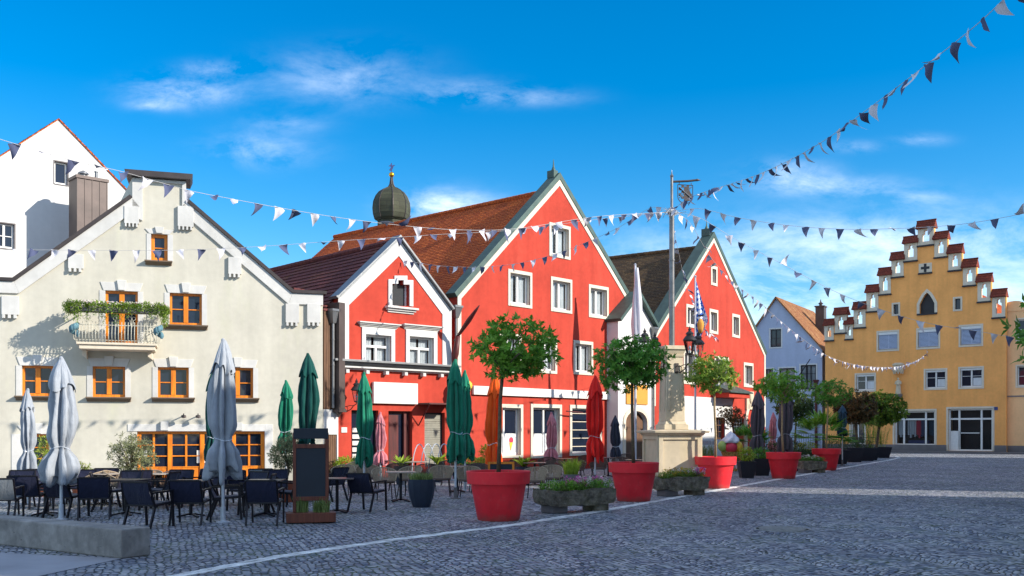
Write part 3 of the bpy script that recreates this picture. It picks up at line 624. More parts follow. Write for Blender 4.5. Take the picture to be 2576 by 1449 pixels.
# ================================================================ small red house with white borders
H = House('gabled_house', 'small red house with broad white gable border and blank white shop sign', 'house', -6.3, 36, 1.083, 1); H2 = H; bv = H.back(*BK); bvn = bv
ul, ez0 = H.uz(850, 757); ur, ez1 = H.uz(1135, 775); ez = (ez0+ez1)/2; ap = H.uz(1003, 602); rdh = .16
o_at = [(985, 770), (1029, 770), (1029, 716), (1014, 716), (1014, 705), (1000, 705), (1000, 714), (985, 714)]
attic = [H.uz(*p) for p in o_at]; a1 = H.rect(919, 983, 843, 922); a2 = H.rect(1029, 1090, 848, 928)
a1 = (a1[0], a1[1], a1[2], a1[3]); dA = H.rect(884, 952, 1032, 1170); dB = H.rect(977, 1037, 1034, 1180); dC = H.rect(1068, 1119, 1038, 1160)
dA = (dA[0], dA[1], 0.05, dA[3]); dB = (dB[0], dB[1], .05, dB[3]); dC = (dC[0], dC[1], .35, dC[3])
H.rd = .2; H.holes = [attic, rp(a1), rp(a2), rp(dA), rp(dB), rp(dC)]
H.walls([(ul, 0), (ur, 0), (ur, ez), ap, (ul, ez)], (bv[0]*9.6, bv[1]*9.6), M['red'])
zc = (H.uz(855, 917)[1]+H.uz(1125, 935)[1])/2
mb = MB(); bwid = .62; ribbon(mb, [(ul, zc+.02), (ul, ez), ap, (ur, ez), (ur, zc+.02)], -.46, -.03, .0); mb.build('white_border', M['white'], H.root, bevel=.01)
mb = MB(); ribbon(mb, [(ul-.12, ez-.02), (ul-.0, ez+.02), (ap[0], ap[1]+.02), (ur, ez+.02)], .1, -.14, .4); ribbon(mb, [(ul-.12, ez-.02), (ul-.0, ez+.02), (ap[0], ap[1]+.02), (ur, ez+.02)], .05, -.19, -.14); mb.build('coping', M['zinc'], H.root)
mb = MB()
n = 6; H.cornice(ul-.08, ur, zc-.02, zc+.22, M['zinc'], H.root, .34, 'storey_cornice', 3); H.cornice(ul-.05, ur, zc-.14, zc-.022, M['trim'], H.root, .24, 'storey_cornice', 2)
for i in range(n): u = ul+.3+(ur-ul-.9)*i/(n-1); mb = MB(); mb.box(u-.07, u+.07, -.2, 0, zc-.27, zc-.145); mb.build('bracket', M['trim'], H.root, bevel=.008)
for r in (a1, a2):
    f = H.frame(r, M['whitepaint'], 'clear', fw=.07, mw=.09, top=.36, curtain=True); H.surround(r, .17, M['white'], f, .05, .25, 0); H.cornice(r[0]-.22, r[1]+.22, r[3]+.25, r[3]+.45, M['trim'], f, .2)
    mb = MB(); mb.box(r[0]-.17, r[1]+.17, -.07, 0, r[2]-.09, r[2]-.002); mb.build('sill', M['trim'], f)
# attic window with stepped head
mb = MB(); ua, ub, za, zb_ = attic[0][0], attic[1][0], attic[0][1], attic[2][1]
mb.box(ua-.01, ub+.01, .17, .2, za, za+.06); mb.box(ub-.07, ub+.01, .17, .2, za, zb_)
f = mb.build('window', M['whitepaint'], H.root); mb = MB(); mb.prism(attic, .2, .22); mb.build('pane', M['glass_grey'], f)
mb = MB(); ribbon(mb, [attic[1], attic[2], attic[3], attic[4], attic[5], attic[6], attic[7], attic[0]], -.17, -.05, 0); mb.build('surround', M['white'], f); H.cornice(ua-.16, ub+.16, za-.24, za-.01, M['trim'], f, .22, 'sill', 3)
# shop fronts below
f = H.frame(dA, M['darkpaint'], cols=1, fw=.06, name='shop_door'); mb = MB()
for k in range(6): mb.box(dA[0]+.15, dA[0]+.7, .16, .19, .5+k*.24, .5+k*.24+.16)
mb.build('notice', M['signwhite'], f)
f = H.frame(dB, M['darkdoor'], 'glass', cols=1, fw=.1, name='shop_door'); mb = MB(); mb.box(dB[0]+.1, dB[0]+.55, .12, .2, .1, dB[3]-.15); mb.box(dB[1]-.32, dB[1]-.2, .1, .2, .1, dB[3]-.1); mb.build('door_leaf', M['darkdoor'], f)
f = H.frame(dC, M['darkpaint'], 'roller', cols=1, fw=.05, name='roller_window'); mb = MB()
for k in range(22): mb.box(dC[0]+.05, dC[1]-.05, .185, .205, dC[2]+.07+k*.09, dC[2]+.07+k*.09+.08)
mb.build('roller_slats', M['roller'], f)
mb = MB(); mb.box(dC[0]-.35, dC[1]+.1, -.75, 0, dC[3]+.3, dC[3]+.36); mb.tube([(dC[0]-.3, -.02, dC[3]-.5), (dC[0]-.3, -.7, dC[3]+.3)], .025, 5); mb.build('canopy', M['darkdoor'], H.root)
sg = H.rect(935, 1046, 963, 1016); mb = MB(); mb.box(sg[0], sg[1], -.14, -.02, sg[2], sg[3]); mb.build('sign_board', M['signwhite'], H.root, bevel=.01)
mb = MB(); s2 = H.rect(858, 872, 1075, 1088); mb.box(s2[0], s2[1], -.03, -.002, s2[2], s2[3]); mb.build('house_notice', M['signwhite'], H.root)
H.roof((ul-.1, ez-.12), (ap[0], ap[1]-.1), bvn, .3, 9.8, M['tile_brown'], .27, .035, over=.45); H.roof((ur+.1, ez-.12), (ap[0], ap[1]-.1), bvn, .3, 9.8, M['tile_brown'], .27, .035); H.ridgecap((ap[0], ap[1]-.06), bvn, .3, 9.8, M['tile_brown'])
# downpipes at both corners
def pipe(H, u, z0, z1, mat, r=.055, y=-.1, hopper=True):
    mb = MB(); mb.tube([(u, y, z0), (u, y, z1)], r, 10)
    for z in (z0+.6, (z0+z1)/2, z1-.6): mb.lathe([(r+.012, z), (r+.012, z+.04)], 10, (u, y))
    o = mb.build('downpipe', mat, H.root, smooth=40)
    if hopper: m2 = MB(); m2.taper(u, y, z1, z1+.42, .08, .08, .2, .18); m2.taper(u, y, z1+.42, z1+.5, .22, .2, .22, .2); m2.build('hopper', mat, o)
    return o
# passage with timber bay between the two houses
P0 = H1.P(q(812, 740)[0] if False else H1.uz(812, 740)[0], 0); 
G = House('passage_building', 'narrow brown boarded bay over a plank door between cream and red houses', 'building', P0.x, P0.y+.15, -6.3-P0.x+.02, 36-P0.y-.17); gw = G.uz(851, 900)[0]
zt_ = G.uz(830, 785)[1]; zm = G.uz(830, 1030)[1]; dd = G.rect(812, 848, 1093, 1185)
G.holes = [rp((.03, gw-.06, .05, dd[3]))]; G.walls([(0, 0), (gw, 0), (gw, zm), (0, zm)], (-.4, 3), M['white'])
mb = MB(); k = 7; ww = (gw-.09)/k
for i in range(k): mb.box(.03+ww*i+.006, .03+ww*(i+1)-.006, .05, .1, .06, dd[3]-.02)
mb.build('plank_door', M['boards'], G.root)
mb = MB(); k = 4; ww = (gw*.62)/k
for i in range(k): mb.box(ww*i+.005, ww*(i+1)-.005, -.02, 2.6, zm+.02, zt_)
mb.build('boarded_bay', M['boards'], G.root); mb = MB(); mb.box(gw*.64, gw+.04, -.3, 2.6, zm+.02, zt_+.35); mb.box(gw*.6, gw+.07, -.34, 2.6, zm-.1, zm+.02); mb.lathe([(.02, zm-.28), (.06, zm-.2), (.14, zm-.1)], 10, (gw*.82, -.15)); mb.build('bay_corner', M['brownmetal'], G.root, bevel=.01)
pipe(G, gw*.5, zm+.05, zt_-.4, M['zinc'], y=-.1)
G.roof((-.1, zt_), (-.1+.01, zt_+1.7), (1, 0), .05, gw+.05, M['tile_brown'], .27, .035) if False else None
mb = MB()
for i in range(6): mb.box(-.05, gw*.66, -.06-.0+i*.3, .3+i*.3, zt_+.02+i*.17, zt_+.1+i*.17)
mb.build('roof', M['tile_brown'], G.root)

# ================================================================ big red house
H = House('gabled_house', 'tallest red gable house with four storeys of cream framed windows, left of the column', 'house', -2.2, 40, .923, 1); H3 = H; Bk3 = (-.735, .678); bv = H.back(*Bk3)
ul = 0; ez = 7.17; ur = H.uz(1622, 800)[0]; apu, apz = H.uz(1407, 452); ur = 2*apu if abs(2*apu-ur) < 1.2 else ur
wins = [H.rect(1386, 1430, 573, 642), H.rect(1283, 1333, 690, 765), H.rect(1390, 1434, 708, 779), H.rect(1485, 1526, 727, 794),
        H.rect(1262, 1306, 848, 930), H.rect(1358, 1396, 858, 932), H.rect(1447, 1487, 866, 936), H.rect(1556, 1590, 880, 940)]
gwin = [H.rect(1238, 1309, 1026, 1146), H.rect(1340, 1407, 1026, 1146), H.rect(1438, 1508, 1028, 1140)]
H.rd = .2; H.holes = [rp(r) for r in wins+gwin]; zw0 = gwin[1][2]
H.walls([(ul, 0), (ur, 0), (ur, ez), (apu, apz), (ul, ez)], (bv[0]*16, bv[1]*16), M['red'])
for k, r in enumerate(wins):
    f = H.frame(r, M['whitepaint'], 'clear', fw=.07, mw=.1, curtain=True); H.surround(r, .13, M['cornice_cream'], f, .03, .15, .13)
for k, r in enumerate(gwin):
    if k < 2:
        f = H.frame(r, M['whitepaint'], 'glass', cols=2, rows=(.42,), fw=.09, mw=.1, thin=.14, name='shop_window'); H.surround(r, .15, M['cornice_cream'], f, .04, .16, .1)
        mb = MB(); zz = r[2]+.1; mb.box(r[0]+.1, r[1]-.1, .19, .205, zz, zz+(r[3]-r[2])*.36); mb.build('frosted_film', M['curtain'], f)
        ic = MB(); ic.prism([(r[1]-.42, zz+.1), (r[1]-.28, zz+.45), (r[1]-.5, zz+.45)], .17, .185); ic.build('cone_sticker', M['iceyel'], f); ic = MB(); ic.sphere((r[1]-.38, .178, zz+.55), .13, 14, 8, (1, .05, 1)); ic.build('scoop_sticker', M['icepink'], f)
    else:
        f = H.frame(r, M['whitepaint'], 'glass', cols=1, rows=(), fw=.07, name='shop_window'); H.surround(r, .15, M['cornice_cream'], f, .04, .16, .1)
        mb = MB(); 
        for kk in range(5): mb.box(r[0]+.07, r[1]-.07, .195, .21, r[2]+.3+kk*.38, r[2]+.33+kk*.38)
        mb.build('display_shelf', M['sandtrim'], f)
fa = H.rect(1187, 1530, 974, 1000); zf = (H.uz(1187, 992)[1]+H.uz(1530, 1006)[1])/2; mb = MB(); mb.box(fa[0], fa[1], -.12, -.01, zf, zf+.36); mb.build('fascia_board', M['signwhite'], H.root, bevel=.01)
mb = MB(); ribbon(mb, [(ul, 3), (ul, ez), (apu, apz), (ur, ez), (ur, 3)], -.2, -.03, 0); mb.build('cream_border', M['cornice_cream'], H.root)
pth_ = [(ul+.05, ez-.05), (apu, apz+.02), (ur-.05, ez-.05)]; mb = MB(); pth = [(ul-.05, ez-.05), (apu, apz+.02), (ur+.05, ez-.05)]; ribbon(mb, pth, .22, -.06, .5); ribbon(mb, pth_, -.62, .01, .42); mb.build('coping', M['copper'], H.root, bevel=.01)
mb = MB(); mb.box(apu-.26, apu+.02, .1, .5, apz+.1, apz+.42); mb.lathe([(.12, apz+.4), (.09, apz+.5), (.04, apz+.62), (.012, apz+.95)], 8, (apu-.05, .3)); mb.build('finial', M['copper'], H.root)
H.roof((ul-.1, ez-.15), (apu, apz-.45), bv, .45, 16.4, M['tile_red'], .155, .02, over=.35); H.roof((ur+.1, ez-.15), (apu, apz-.45), bv, .45, 16.4, M['tile_red'], .155, .02); H.ridgecap((apu, apz-.42), bv, .45, 16.4, M['tile_red'])
mb = MB(); mb.tube([(ul-.28+bv[0]*t, -.0+bv[1]*t, ez-.42) for t in (.3, 15)], .09, 8); mb.build('gutter', M['zinc'], H.root); pipe(H, ul-.12, 2.2, ez-.9, M['zinc'], .06, -.05)
mb = MB(); v = H.rect(1410, 1450, 1035, 1050); mb.tube([(v[0], -.35, v[3]), (v[1]+1.2, -.35, v[3]-.1)], .03, 6); mb.build('awning_rail', M['darkdoor'], H.root)

# ================================================================ small white entrance building
H = House('entrance_building', 'narrow white gabled entrance building squeezed between the two red houses', 'building', 5.0, 46.9, .74, 1); H4 = H; Bk5 = (-.804, .595); bv = H.back(*Bk5)
ur = H.uz(1643, 800)[0]; ez = 7.0; ap = H.uz(1590, 742); ap = (ur/2, ap[1]); ar = H.rect(1572, 1626, 1036, 1190); uu0, uu1 = ar[0], ar[1]; zs = H.uz(1600, 1062)[1]; zt2 = H.uz(1600, 1034)[1]; cm = (uu0+uu1)/2; hw = (uu1-uu0)/2
arch = [(uu0, .02), (uu1, .02)]+[(cm+hw*cos(pi*i/10), zs+(zt2-zs)*sin(pi*i/10)) for i in range(11)]
H.rd = .14; H.holes = [arch]; H.walls([(0, 0), (ur, 0), (ur, ez), ap, (0, ez)], (bv[0]*4, bv[1]*4), M['white'])
mb = MB(); ribbon(mb, arch[1:]+[arch[0]], -.2, -.06, .0); mb.build('arch_surround', M['sandtrim'], H.root)
mb = MB(); mb.box(uu0, uu1, .19, .235, .05, zt2+.02); mb.box(uu0+.1, cm-.05, .15, .19, .15, 2.3); mb.box(cm+.05, uu1-.1, .15, .19, .15, 2.3); mb.build('entrance_door', M['boards'], H.root)
pr = H.rect(1574, 1627, 968, 1017); mb = MB(); mb.box(pr[0], pr[1], -.06, -.01, pr[2], pr[3]); mb.build('wall_panel', M['panelochre'], H.root)
mb = MB(); ribbon(mb, [(-.1, ez-.1), (ap[0], ap[1]+.02), (ur+.1, ez-.1)], .16, -.25, 4); mb.build('roof', M['copper'], H.root)
pipe(H, ur-.1, .3, ez-.6, M['zinc'], .05, -.08)
mb = MB(); w_ = H.rect(1604, 1609, 862, 885); mb.box(w_[0], w_[1], -.02, .0, w_[2], w_[3]); mb.build('slit', M['darkpaint'], H.root)

# ================================================================ right red house
H = House('gabled_house', 'right hand red gable house with small slim windows and green coping', 'house', 7.1, 50, .74, 1); H5 = H; bv = H.back(*Bk5)
ur, ez = H.uz(1925, 892); apu, apz = H.uz(1795, 598); ul = 0
wins = [H.rect(1791, 1801, 677, 712), H.rect(1729, 1757, 776, 818), H.rect(1787, 1803, 786, 833), H.rect(1844, 1858, 798, 843), H.rect(1873, 1892, 920, 968), H.rect(1800, 1830, 905, 972), H.rect(1722, 1752, 890, 960)]
gw_ = [H.rect(1797, 1822, 1050, 1105), H.rect(1846, 1874, 1052, 1085)]
H.rd = .2; H.holes = [rp(r) for r in wins+gw_]
H.walls([(ul, 0), (ur, 0), (ur, ez), (apu, apz), (ul, ez)], (bv[0]*13, bv[1]*13), M['red'], body=M['plinth'])
for k, r in enumerate(wins): f = H.frame(r, M['whitepaint'], 'glass_grey', cols=2 if k not in (0,) else 1, fw=.07, mw=.08); H.surround(r, .15, M['cornice_cream'], f, .03, .17, .15)
for k, r in enumerate(gw_): f = H.frame(r, M['whitepaint' if k else 'boards'], 'glass', cols=4 if k else 3, rows=(.33, .66), fw=.07, mw=.04, thin=.04)
zw = 3.6; lo = MB(); u_a, u_b = H.uz(1700, 1000)[0], H.uz(1841, 1000)[0]
import copy as _c
sv = H.holes; mbx = MB(); outl = [(u_a, 0), (u_b, 0), (u_b, zw), (u_a, zw)]; r = gw_[0]; mbx.prism(outl, -.05, -.003, [rp(r)]); mbx.build('white_ground_storey', M['white'], H.root)
mb = MB(); mb.add([(u_b-2.6, -1.1, zw+.35), (u_b+.5, -1.1, zw+.35), (u_b+.5, 0, zw+.75), (u_b-2.6, 0, zw+.75), (u_b-2.6, -1.1, zw+.28), (u_b+.5, -1.1, zw+.28), (u_b+.5, 0, zw+.28), (u_b-2.6, 0, zw+.28)], ((0, 1, 2, 3), (4, 7, 6, 5), (0, 4, 5, 1), (1, 5, 6, 2), (0, 3, 7, 4))); mb.build('porch_roof', M['copper'], H.root)
mb = MB(); mb.box(u_b-2.5, u_b+.35, -.95, 0, zw+.02, zw+.27); mb.build('porch_beam', M['red'], H.root)
ak = H.uz(1888, 1060); mb = MB(); aw = .9; az_ = 3.0
ap_ = [(ak[0]-.7, .02)]+[(ak[0]-.7*cos(pi*i/12), 2.2+1.0*sin(pi*i/12)) for i in range(13)]+[(ak[0]+.7, .02)]; ribbon(mb, ap_, .3, -.12, .0); mb.build('stone_arch', M['sandtrim'], H.root)
rl = H.rect(1874, 1892, 985, 1030); mb = MB(); mb.box(rl[0], rl[1], -.12, 0, rl[2], rl[3]); mb.sphere(((rl[0]+rl[1])/2, -.15, (rl[2]+rl[3])/2+.1), .2, 10, 6, (.7, .4, 1.4)); mb.build('relief_stone', M['stone'], H.root)
mb = MB(); ribbon(mb, [(ul, 3), (ul, ez), (apu, apz), (ur, ez), (ur, 2)], -.2, -.03, 0); mb.build('cream_border', M['cornice_cream'], H.root)
pth_ = [(ul+.05, ez-.05), (apu, apz+.02), (ur-.05, ez-.05)]; mb = MB(); ribbon(mb, [(ul-.05, ez-.05), (apu, apz+.02), (ur+.05, ez-.05)], .24, -.06, .6); ribbon(mb, pth_, -.62, .01, .42); mb.build('coping', M['copper'], H.root, bevel=.01)
mb = MB(); mb.box(apu-.3, apu+.02, .1, .6, apz+.1, apz+.5); mb.lathe([(.13, apz+.48), (.1, apz+.58), (.04, apz+.7), (.012, apz+1.0)], 8, (apu-.05, .4)); mb.build('finial', M['copper'], H.root)
H.roof((ul-.1, ez-.15), (apu, apz-.5), bv, .5, 13.4, M['tile_dark'], .155, .02, over=.4); H.roof((ur+.1, ez-.15), (apu, apz-.5), bv, .5, 13.4, M['tile_dark'], .155, .02); H.ridgecap((apu, apz-.47), bv, .5, 13.4, M['tile_dark'])
mb = MB(); r3 = Vector((apu, 0, apz-.5))+Vector((bv[0], bv[1], 0))*8; mb.tube([r3+Vector((-.6, 0, -.9)), r3+Vector((-.6, 0, .1))], .06, 7); mb.build('vent_pipe', M['zinc'], H.root)

# ================================================================ blue grey house
H = House('gabled_house', 'blue grey gable house with orange tiled roof in the far corner', 'house', 27.3, 87.6, -1.656, 1); 
# runs right to left from its right corner; rebuild with left to right axis
bpy.data.objects.remove(H.root)
cR = Vector((27.3, 87.6)); dv = Vector((1.656, -1)).normalized(); wd = 11.0; cL = cR-dv*wd
H = House('gabled_house', 'blue grey gable house with orange tiled roof in the far corner', 'house', cL.x, cL.y, dv.x, dv.y); H6 = H
apu, apz = H.uz(1953, 748); ur = wd; ez = H.uz(2070, 878)[1]; lf = H.uz(1906, 816); sL = (apz-lf[1])/(apu-lf[0]); ulz = max(3, apz-sL*apu)
wl = [H.rect(1938, 1965, 828, 873), H.rect(1926, 1945, 928, 975), H.rect(1960, 1999, 926, 978), H.rect(2014, 2053, 918, 980)]
H.rd = .15; H.holes = [rp(r) for r in wl]; H.walls([(0, 0), (ur, 0), (ur, ez), (apu, apz), (0, ulz)], (0, 13), M['blue'])
for k, r in enumerate(wl): f = H.frame(r, M['darkpaint'], 'clear' if k else 'glass_grey', cols=2 if k < 3 else 3, rows=(.5,) if k == 0 else (.33, .66), fw=.09, mw=.08, curtain=k > 0); H.surround(r, .12, M['white'], f, .03)
H.roof((ur+.2, ez-.1), (apu, apz+.05), (0, 1), -.25, 13, M['tile_orange'], .22, .03, over=1.0); H.roof((-.2, ulz-.2), (apu, apz+.05), (0, 1), -.25, 13, M['tile_orange'], .22, .03)
mb = MB(); cz_ = apz-.35; mb.box(apu+1.9, apu+2.7, 6.2, 7.1, apz-4, cz_); mb.box(apu+1.83, apu+2.77, 6.1, 7.2, cz_, cz_+.12); mb.lathe([(.15, cz_+.12), (.15, cz_+.3), (.26, cz_+.34), (.08, cz_+.5), (.03, cz_+.75)], 8, (apu+2.3, 6.6)); mb.build('chimney', M['brownmetal'], H.root)
pipe(H, ur-.5, .2, ez-3.2, M['darkdoor'], .12, -.15)
mb = MB(); fq = H.uz(2000, 960); mb.tube([(fq[0], 0, fq[1]), (fq[0]+1.6, -1.0, fq[1]+1.9)], .04, 6); mb.build('flag_pole', M['darkpaint'], H.root)

# ================================================================ ochre stepped gable house
dv = Vector((1.15, -1)).normalized(); c0 = Vector((27.4, 87.1)); H = House('stepped_gable_house', 'large ochre house with stepped gable and red tiled pinnacles facing down the square', 'house', c0.x, c0.y, dv.x, dv.y); H7 = H
blocks = [(1120, 1285, 188, 268, 435), (985, 1120, 345, 415, 590), (860, 985, 503, 582, 748), (738, 858, 658, 733, 920), (614, 735, 828, 903, 1090), (487, 608, 998, 1072, 1250), (402, 483, 1152, 1220, 1365), (298, 420, 1055, 1125, 1305), (198, 292, 1168, 1230, 1378),
          (1285, 1415, 300, 375, 552), (1424, 1556, 428, 515, 683), (1568, 1700, 570, 655, 833), (1712, 1845, 718, 798, 993), (1858, 1990, 870, 948, 1150)]
def R6(x0, x1, y0, y1): a = c6(x0, y0); b = c6(x1, y1); return H.rect(a[0], b[0], a[1], b[1])
bl = [R6(x0, x1, ca, bo)+(R6(x0, x1, cb, bo)[3],) for (x0, x1, ca, cb, bo) in blocks]
order = [8, 7, 6, 5, 4, 3, 2, 1, 0, 9, 10, 11, 12, 13]
# equalise to one step grid
pts = []; ur = bl[13][1]+.05; top = [(bl[i][0], bl[i][1], bl[i][4], i) for i in order]
edges = [0.0]
for a, b in zip(top[:-1], top[1:]): edges.append((a[1]+b[0])/2)
edges.append(ur); outl = [(0, 0), (ur, 0)]
for k in range(len(top)-1, -1, -1): outl += [(edges[k+1], top[k][2]), (edges[k], top[k][2])]
wup = [H.rect(2209, 2258, 835, 880), H.rect(2309, 2361, 828, 874), H.rect(2416, 2469, 820, 868)]; wlo = [H.rect(2154, 2200, 942, 982), H.rect(2328, 2379, 931, 977), H.rect(2415, 2471, 926, 974)]
wsm = [R6(880, 930, 1022, 1120), R6(1488, 1545, 965, 1072)]; shop = H.rect(2250, 2352, 1034, 1120); dor = H.rect(2385, 2497, 1028, 1137); dor = (dor[0], dor[1], .15, dor[3]); sml = H.rect(2140, 2175, 1060, 1118)
ga, gb, gz0, gz1 = R6(1140, 1288, 905, 1110); gm = (ga+gb)/2; hh = gb-ga
goth = [(ga, gz0), (gb, gz0)]+[(gb, gz0+(gz1-gz0)*.45)]+[(gm+hh/2*(1-t)**.7, gz0+(gz1-gz0)*(.45+.55*t)) for t in (.3, .55, .78)]+[(gm, gz1)]+[(gm-hh/2*(1-t)**.7, gz0+(gz1-gz0)*(.45+.55*t)) for t in (.78, .55, .3)]+[(ga, gz0+(gz1-gz0)*.45)]
def arch_hole(r):                                        # slim arched opening in a pinnacle
    u0, u1, z0, z1, zc_ = r; m_ = (u0+u1)/2; h = .19*(u1-u0)/.95*1.0+.02; za, zb2 = z0+.3, zc_-.5
    return [(m_-h, za), (m_+h, za), (m_+h, zb2), (m_+h*.45, zb2+.06)]+[(m_+h*.62*cos(t), zb2+.2+.15*sin(t)) for t in (-.4, .6, pi/2, 2.54, 3.54)]+[(m_-h*.45, zb2+.06), (m_-h, zb2)]
ah = [arch_hole(bl[i]) for i in range(14)]
H.rd = .3
# main body lies behind; the gable front is a free standing 0.55 m thick wall so that sky shows through its pierced pinnacles
H.holes = []
ah2 = [[((x-sum(p[0] for p in h)/len(h))*1.08+sum(p[0] for p in h)/len(h), (z-sum(p[1] for p in h)/len(h))*1.04+sum(p[1] for p in h)/len(h)) for x, z in h] for h in ah]
mbw = MB(); holes = [rp(r) for r in wup+wlo+wsm+[shop, dor, sml]]+[goth]+ah2
mbw.prism(outl, 0, .32, holes); mbw.build('wall', M['ochre'], H.root, fix=False)
ridge_u = (bl[0][0]+bl[0][1])/2; bodyL, bodyR = R6(487, 500, 990, 1000)[0], ur
mb = MB(); zz = bl[5][2]-.6; mb.prism([(.1, 0), (ur-.1, 0), (ur-.1, bl[13][2]-.6), (ridge_u, bl[0][2]-2.6), (bodyL+.6, zz-1.2), (.1, zz-1.5)], 1.2, 16)
mb.build('rear_body', M['ochre_pale'], H.root)
mb = MB(); mb.box(.05, .15, .5, 1.25, 0, zz-1.6); mb.box(ur-.15, ur-.05, .5, 1.25, 0, bl[13][2]-.7); mb.build('side_wall', M['ochre'], H.root)
H.roof((ur-.1, bl[13][2]-.5), (ridge_u, bl[0][2]-2.5), (0, 1), .56, 16, M['tile_red'], .25, .03, over=.3); H.roof((bodyL-.2, zz-2.0), (ridge_u, bl[0][2]-2.5), (0, 1), .56, 16, M['tile_red'], .25, .03)
for i in range(14):
    u0, u1, z0, z1, zc_ = bl[i]; h = ah[i]
    mb = MB(); mb.prism([(u0+.02, z0), (u1-.02, z0), (u1-.02, zc_-.005), (u0+.02, zc_-.005)], -.05, .325, [h]); o = mb.build('pinnacle', M['sandtrim'], H.root, fix=False)
    mb = MB(); mb.box(u0-.03, u1+.03, -.16, 0, z0-.12, z0); mb.build('pinnacle_sill', M['darkpaint'], o)
    mb = MB(); a, b_ = u0-.09, u1+.09; y0, y1, ym = -.32, .62, .15; zt = zc_+(z1-zc_)*1.0
    for kk in range(3):
        f0, f1 = kk/3, (kk+1)/3; mb.add([(a, y0+(ym-y0)*f0, zc_+(zt-zc_)*f0+.05), (b_, y0+(ym-y0)*f0, zc_+(zt-zc_)*f0+.05), (b_, y0+(ym-y0)*f1, zc_+(zt-zc_)*f1), (a, y0+(ym-y0)*f1, zc_+(zt-zc_)*f1), (a, y0+(ym-y0)*f0, zc_+(zt-zc_)*f0-.03), (b_, y0+(ym-y0)*f0, zc_+(zt-zc_)*f0-.03)], ((0, 1, 2, 3), (4, 5, 1, 0)))
    mb.add([(a, y1, zc_), (b_, y1, zc_), (b_, ym, zt), (a, ym, zt), (a, y0, zc_-.03), (b_, y0, zc_-.03), (a, y1, zc_-.03), (b_, y1, zc_-.03)], ((0, 3, 2, 1), (4, 6, 7, 5), (4, 3, 6), (5, 7, 2)))
    mb.tube([(a-.03, ym, zt), (b_+.03, ym, zt)], .07, 7); mb.build('tile_cap', M['tile_cap'], o)
for k, r in enumerate(wup):
    f = H.frame(r, M['whitepaint'], 'glass', cols=2, fw=.1, rd=.2); H.surround(r, .13, M['sandtrim'], f, .03); mb = MB(); n = 13
    for j in range(n): z = r[2]+.1+(r[3]-r[2]-.3)*j/(n-1); mb.add([(r[0]+.05, .06, z), (r[1]-.05, .06, z), (r[1]-.05, .10, z+.082), (r[0]+.05, .10, z+.082)], ((0, 1, 2, 3),))
    mb.build('blind', M['shutter'], f, fix=False); mb = MB(); mb.box(r[0], r[1], .02, .14, r[3]-.22, r[3]); mb.build('blind_box', M['whitepaint'], f)
for r in wlo: f = H.frame(r, M['whitepaint'], 'glass', rows=(.6,), fw=.1, mw=.12, rd=.2); mb = MB(); mb.box(r[0]+(r[1]-r[0])*.56, r[1]-.12, .205, .215, r[2]+.14, r[2]+.75); mb.build('half_curtain', M['curtain'], f); H.surround(r, .13, M['sandtrim'], f, .03); mb = MB(); mb.box(r[0], r[1], .05, .16, r[3]-.16, r[3]); mb.build('blind_box', M['whitepaint'], f)
for r in wsm: f = H.frame(r, M['darkpaint'], 'glass', cols=1, fw=.04, rd=.2); H.surround(r, .14, M['sandtrim'], f, .03)
mb = MB(); ribbon(mb, goth[1:]+[goth[0], ], -.22, -.05, 0); sgo = mb.build('gothic_surround', M['sandtrim'], H.root); mb = MB(); mb.box(ga-.02, gb+.02, .25, .3, gz0, gz1); mb.build('shutter', M['darkpaint'], sgo)
mb = MB(); mb.box(ga-.2, gb+.2, -.12, 0, gz0-.14, gz0); mb.build('gothic_sill', M['darkpaint'], sgo)
cr = R6(1132, 1262, 615, 708); cm, cz = (cr[0]+cr[1])/2, (cr[2]+cr[3])/2; mb = MB(); mb.box(cr[0], cr[1], -.04, -.003, cr[2], cr[3]); o = mb.build('cross_plaque', M['sandtrim'], H.root)
mb = MB(); mb.box(cm-.1, cm+.1, -.06, -.041, cz-.34, cz+.34); mb.box(cm-.34, cm-.1, -.06, -.041, cz-.1, cz+.1); mb.box(cm+.1, cm+.34, -.06, -.041, cz-.1, cz+.1); mb.build('cross', M['darkpaint'], o); mb = MB(); mb.box(cr[0]-.03, cr[1]+.03, -.14, 0, cr[2]-.13, cr[2]); mb.build('plaque_sill', M['darkpaint'], o)
# shop window, with clothes inside; entrance
def shopfront(r, cols, ztr, name):
    u0, u1, z0, z1 = r; mb = MB(); rd = .25
    mb.box(u0, u1, rd-.04, rd+.06, z1-.12, z1); mb.box(u0, u1, rd-.04, rd+.06, z0, z0+.12); mb.box(u0, u1, rd-.03, rd+.05, ztr-.07, ztr+.07)
    for c in [0]+cols+[1]: x = u0+(u1-u0)*c; x = min(max(x, u0+.06), u1-.06); mb.box(x-.07, x+.07, rd-.05, rd+.06, z0+.12, z1-.12)
    f = mb.build(name, M['whitepaint'], H.root); pm = MB(); pm.add([(u0, rd+.03, z0), (u1, rd+.03, z0), (u1, rd+.03, z1), (u0, rd+.03, z1)], ((0, 1, 2, 3),)); pm.build('pane', M['clear'], f, fix=False)
    bk = MB(); bk.box(u0+.05, u1-.05, .95, 1.0, z0, z1); bk.build('shop_backdrop', M['darkpaint'], f)
    H.surround(r, .14, M['sandtrim'], f, .03, .16, 0 if r is dor else .1); return f
f = shopfront(shop, [.22, .76], shop[2]+(shop[3]-shop[2])*.76, 'shop_window'); rn = random.Random(8)
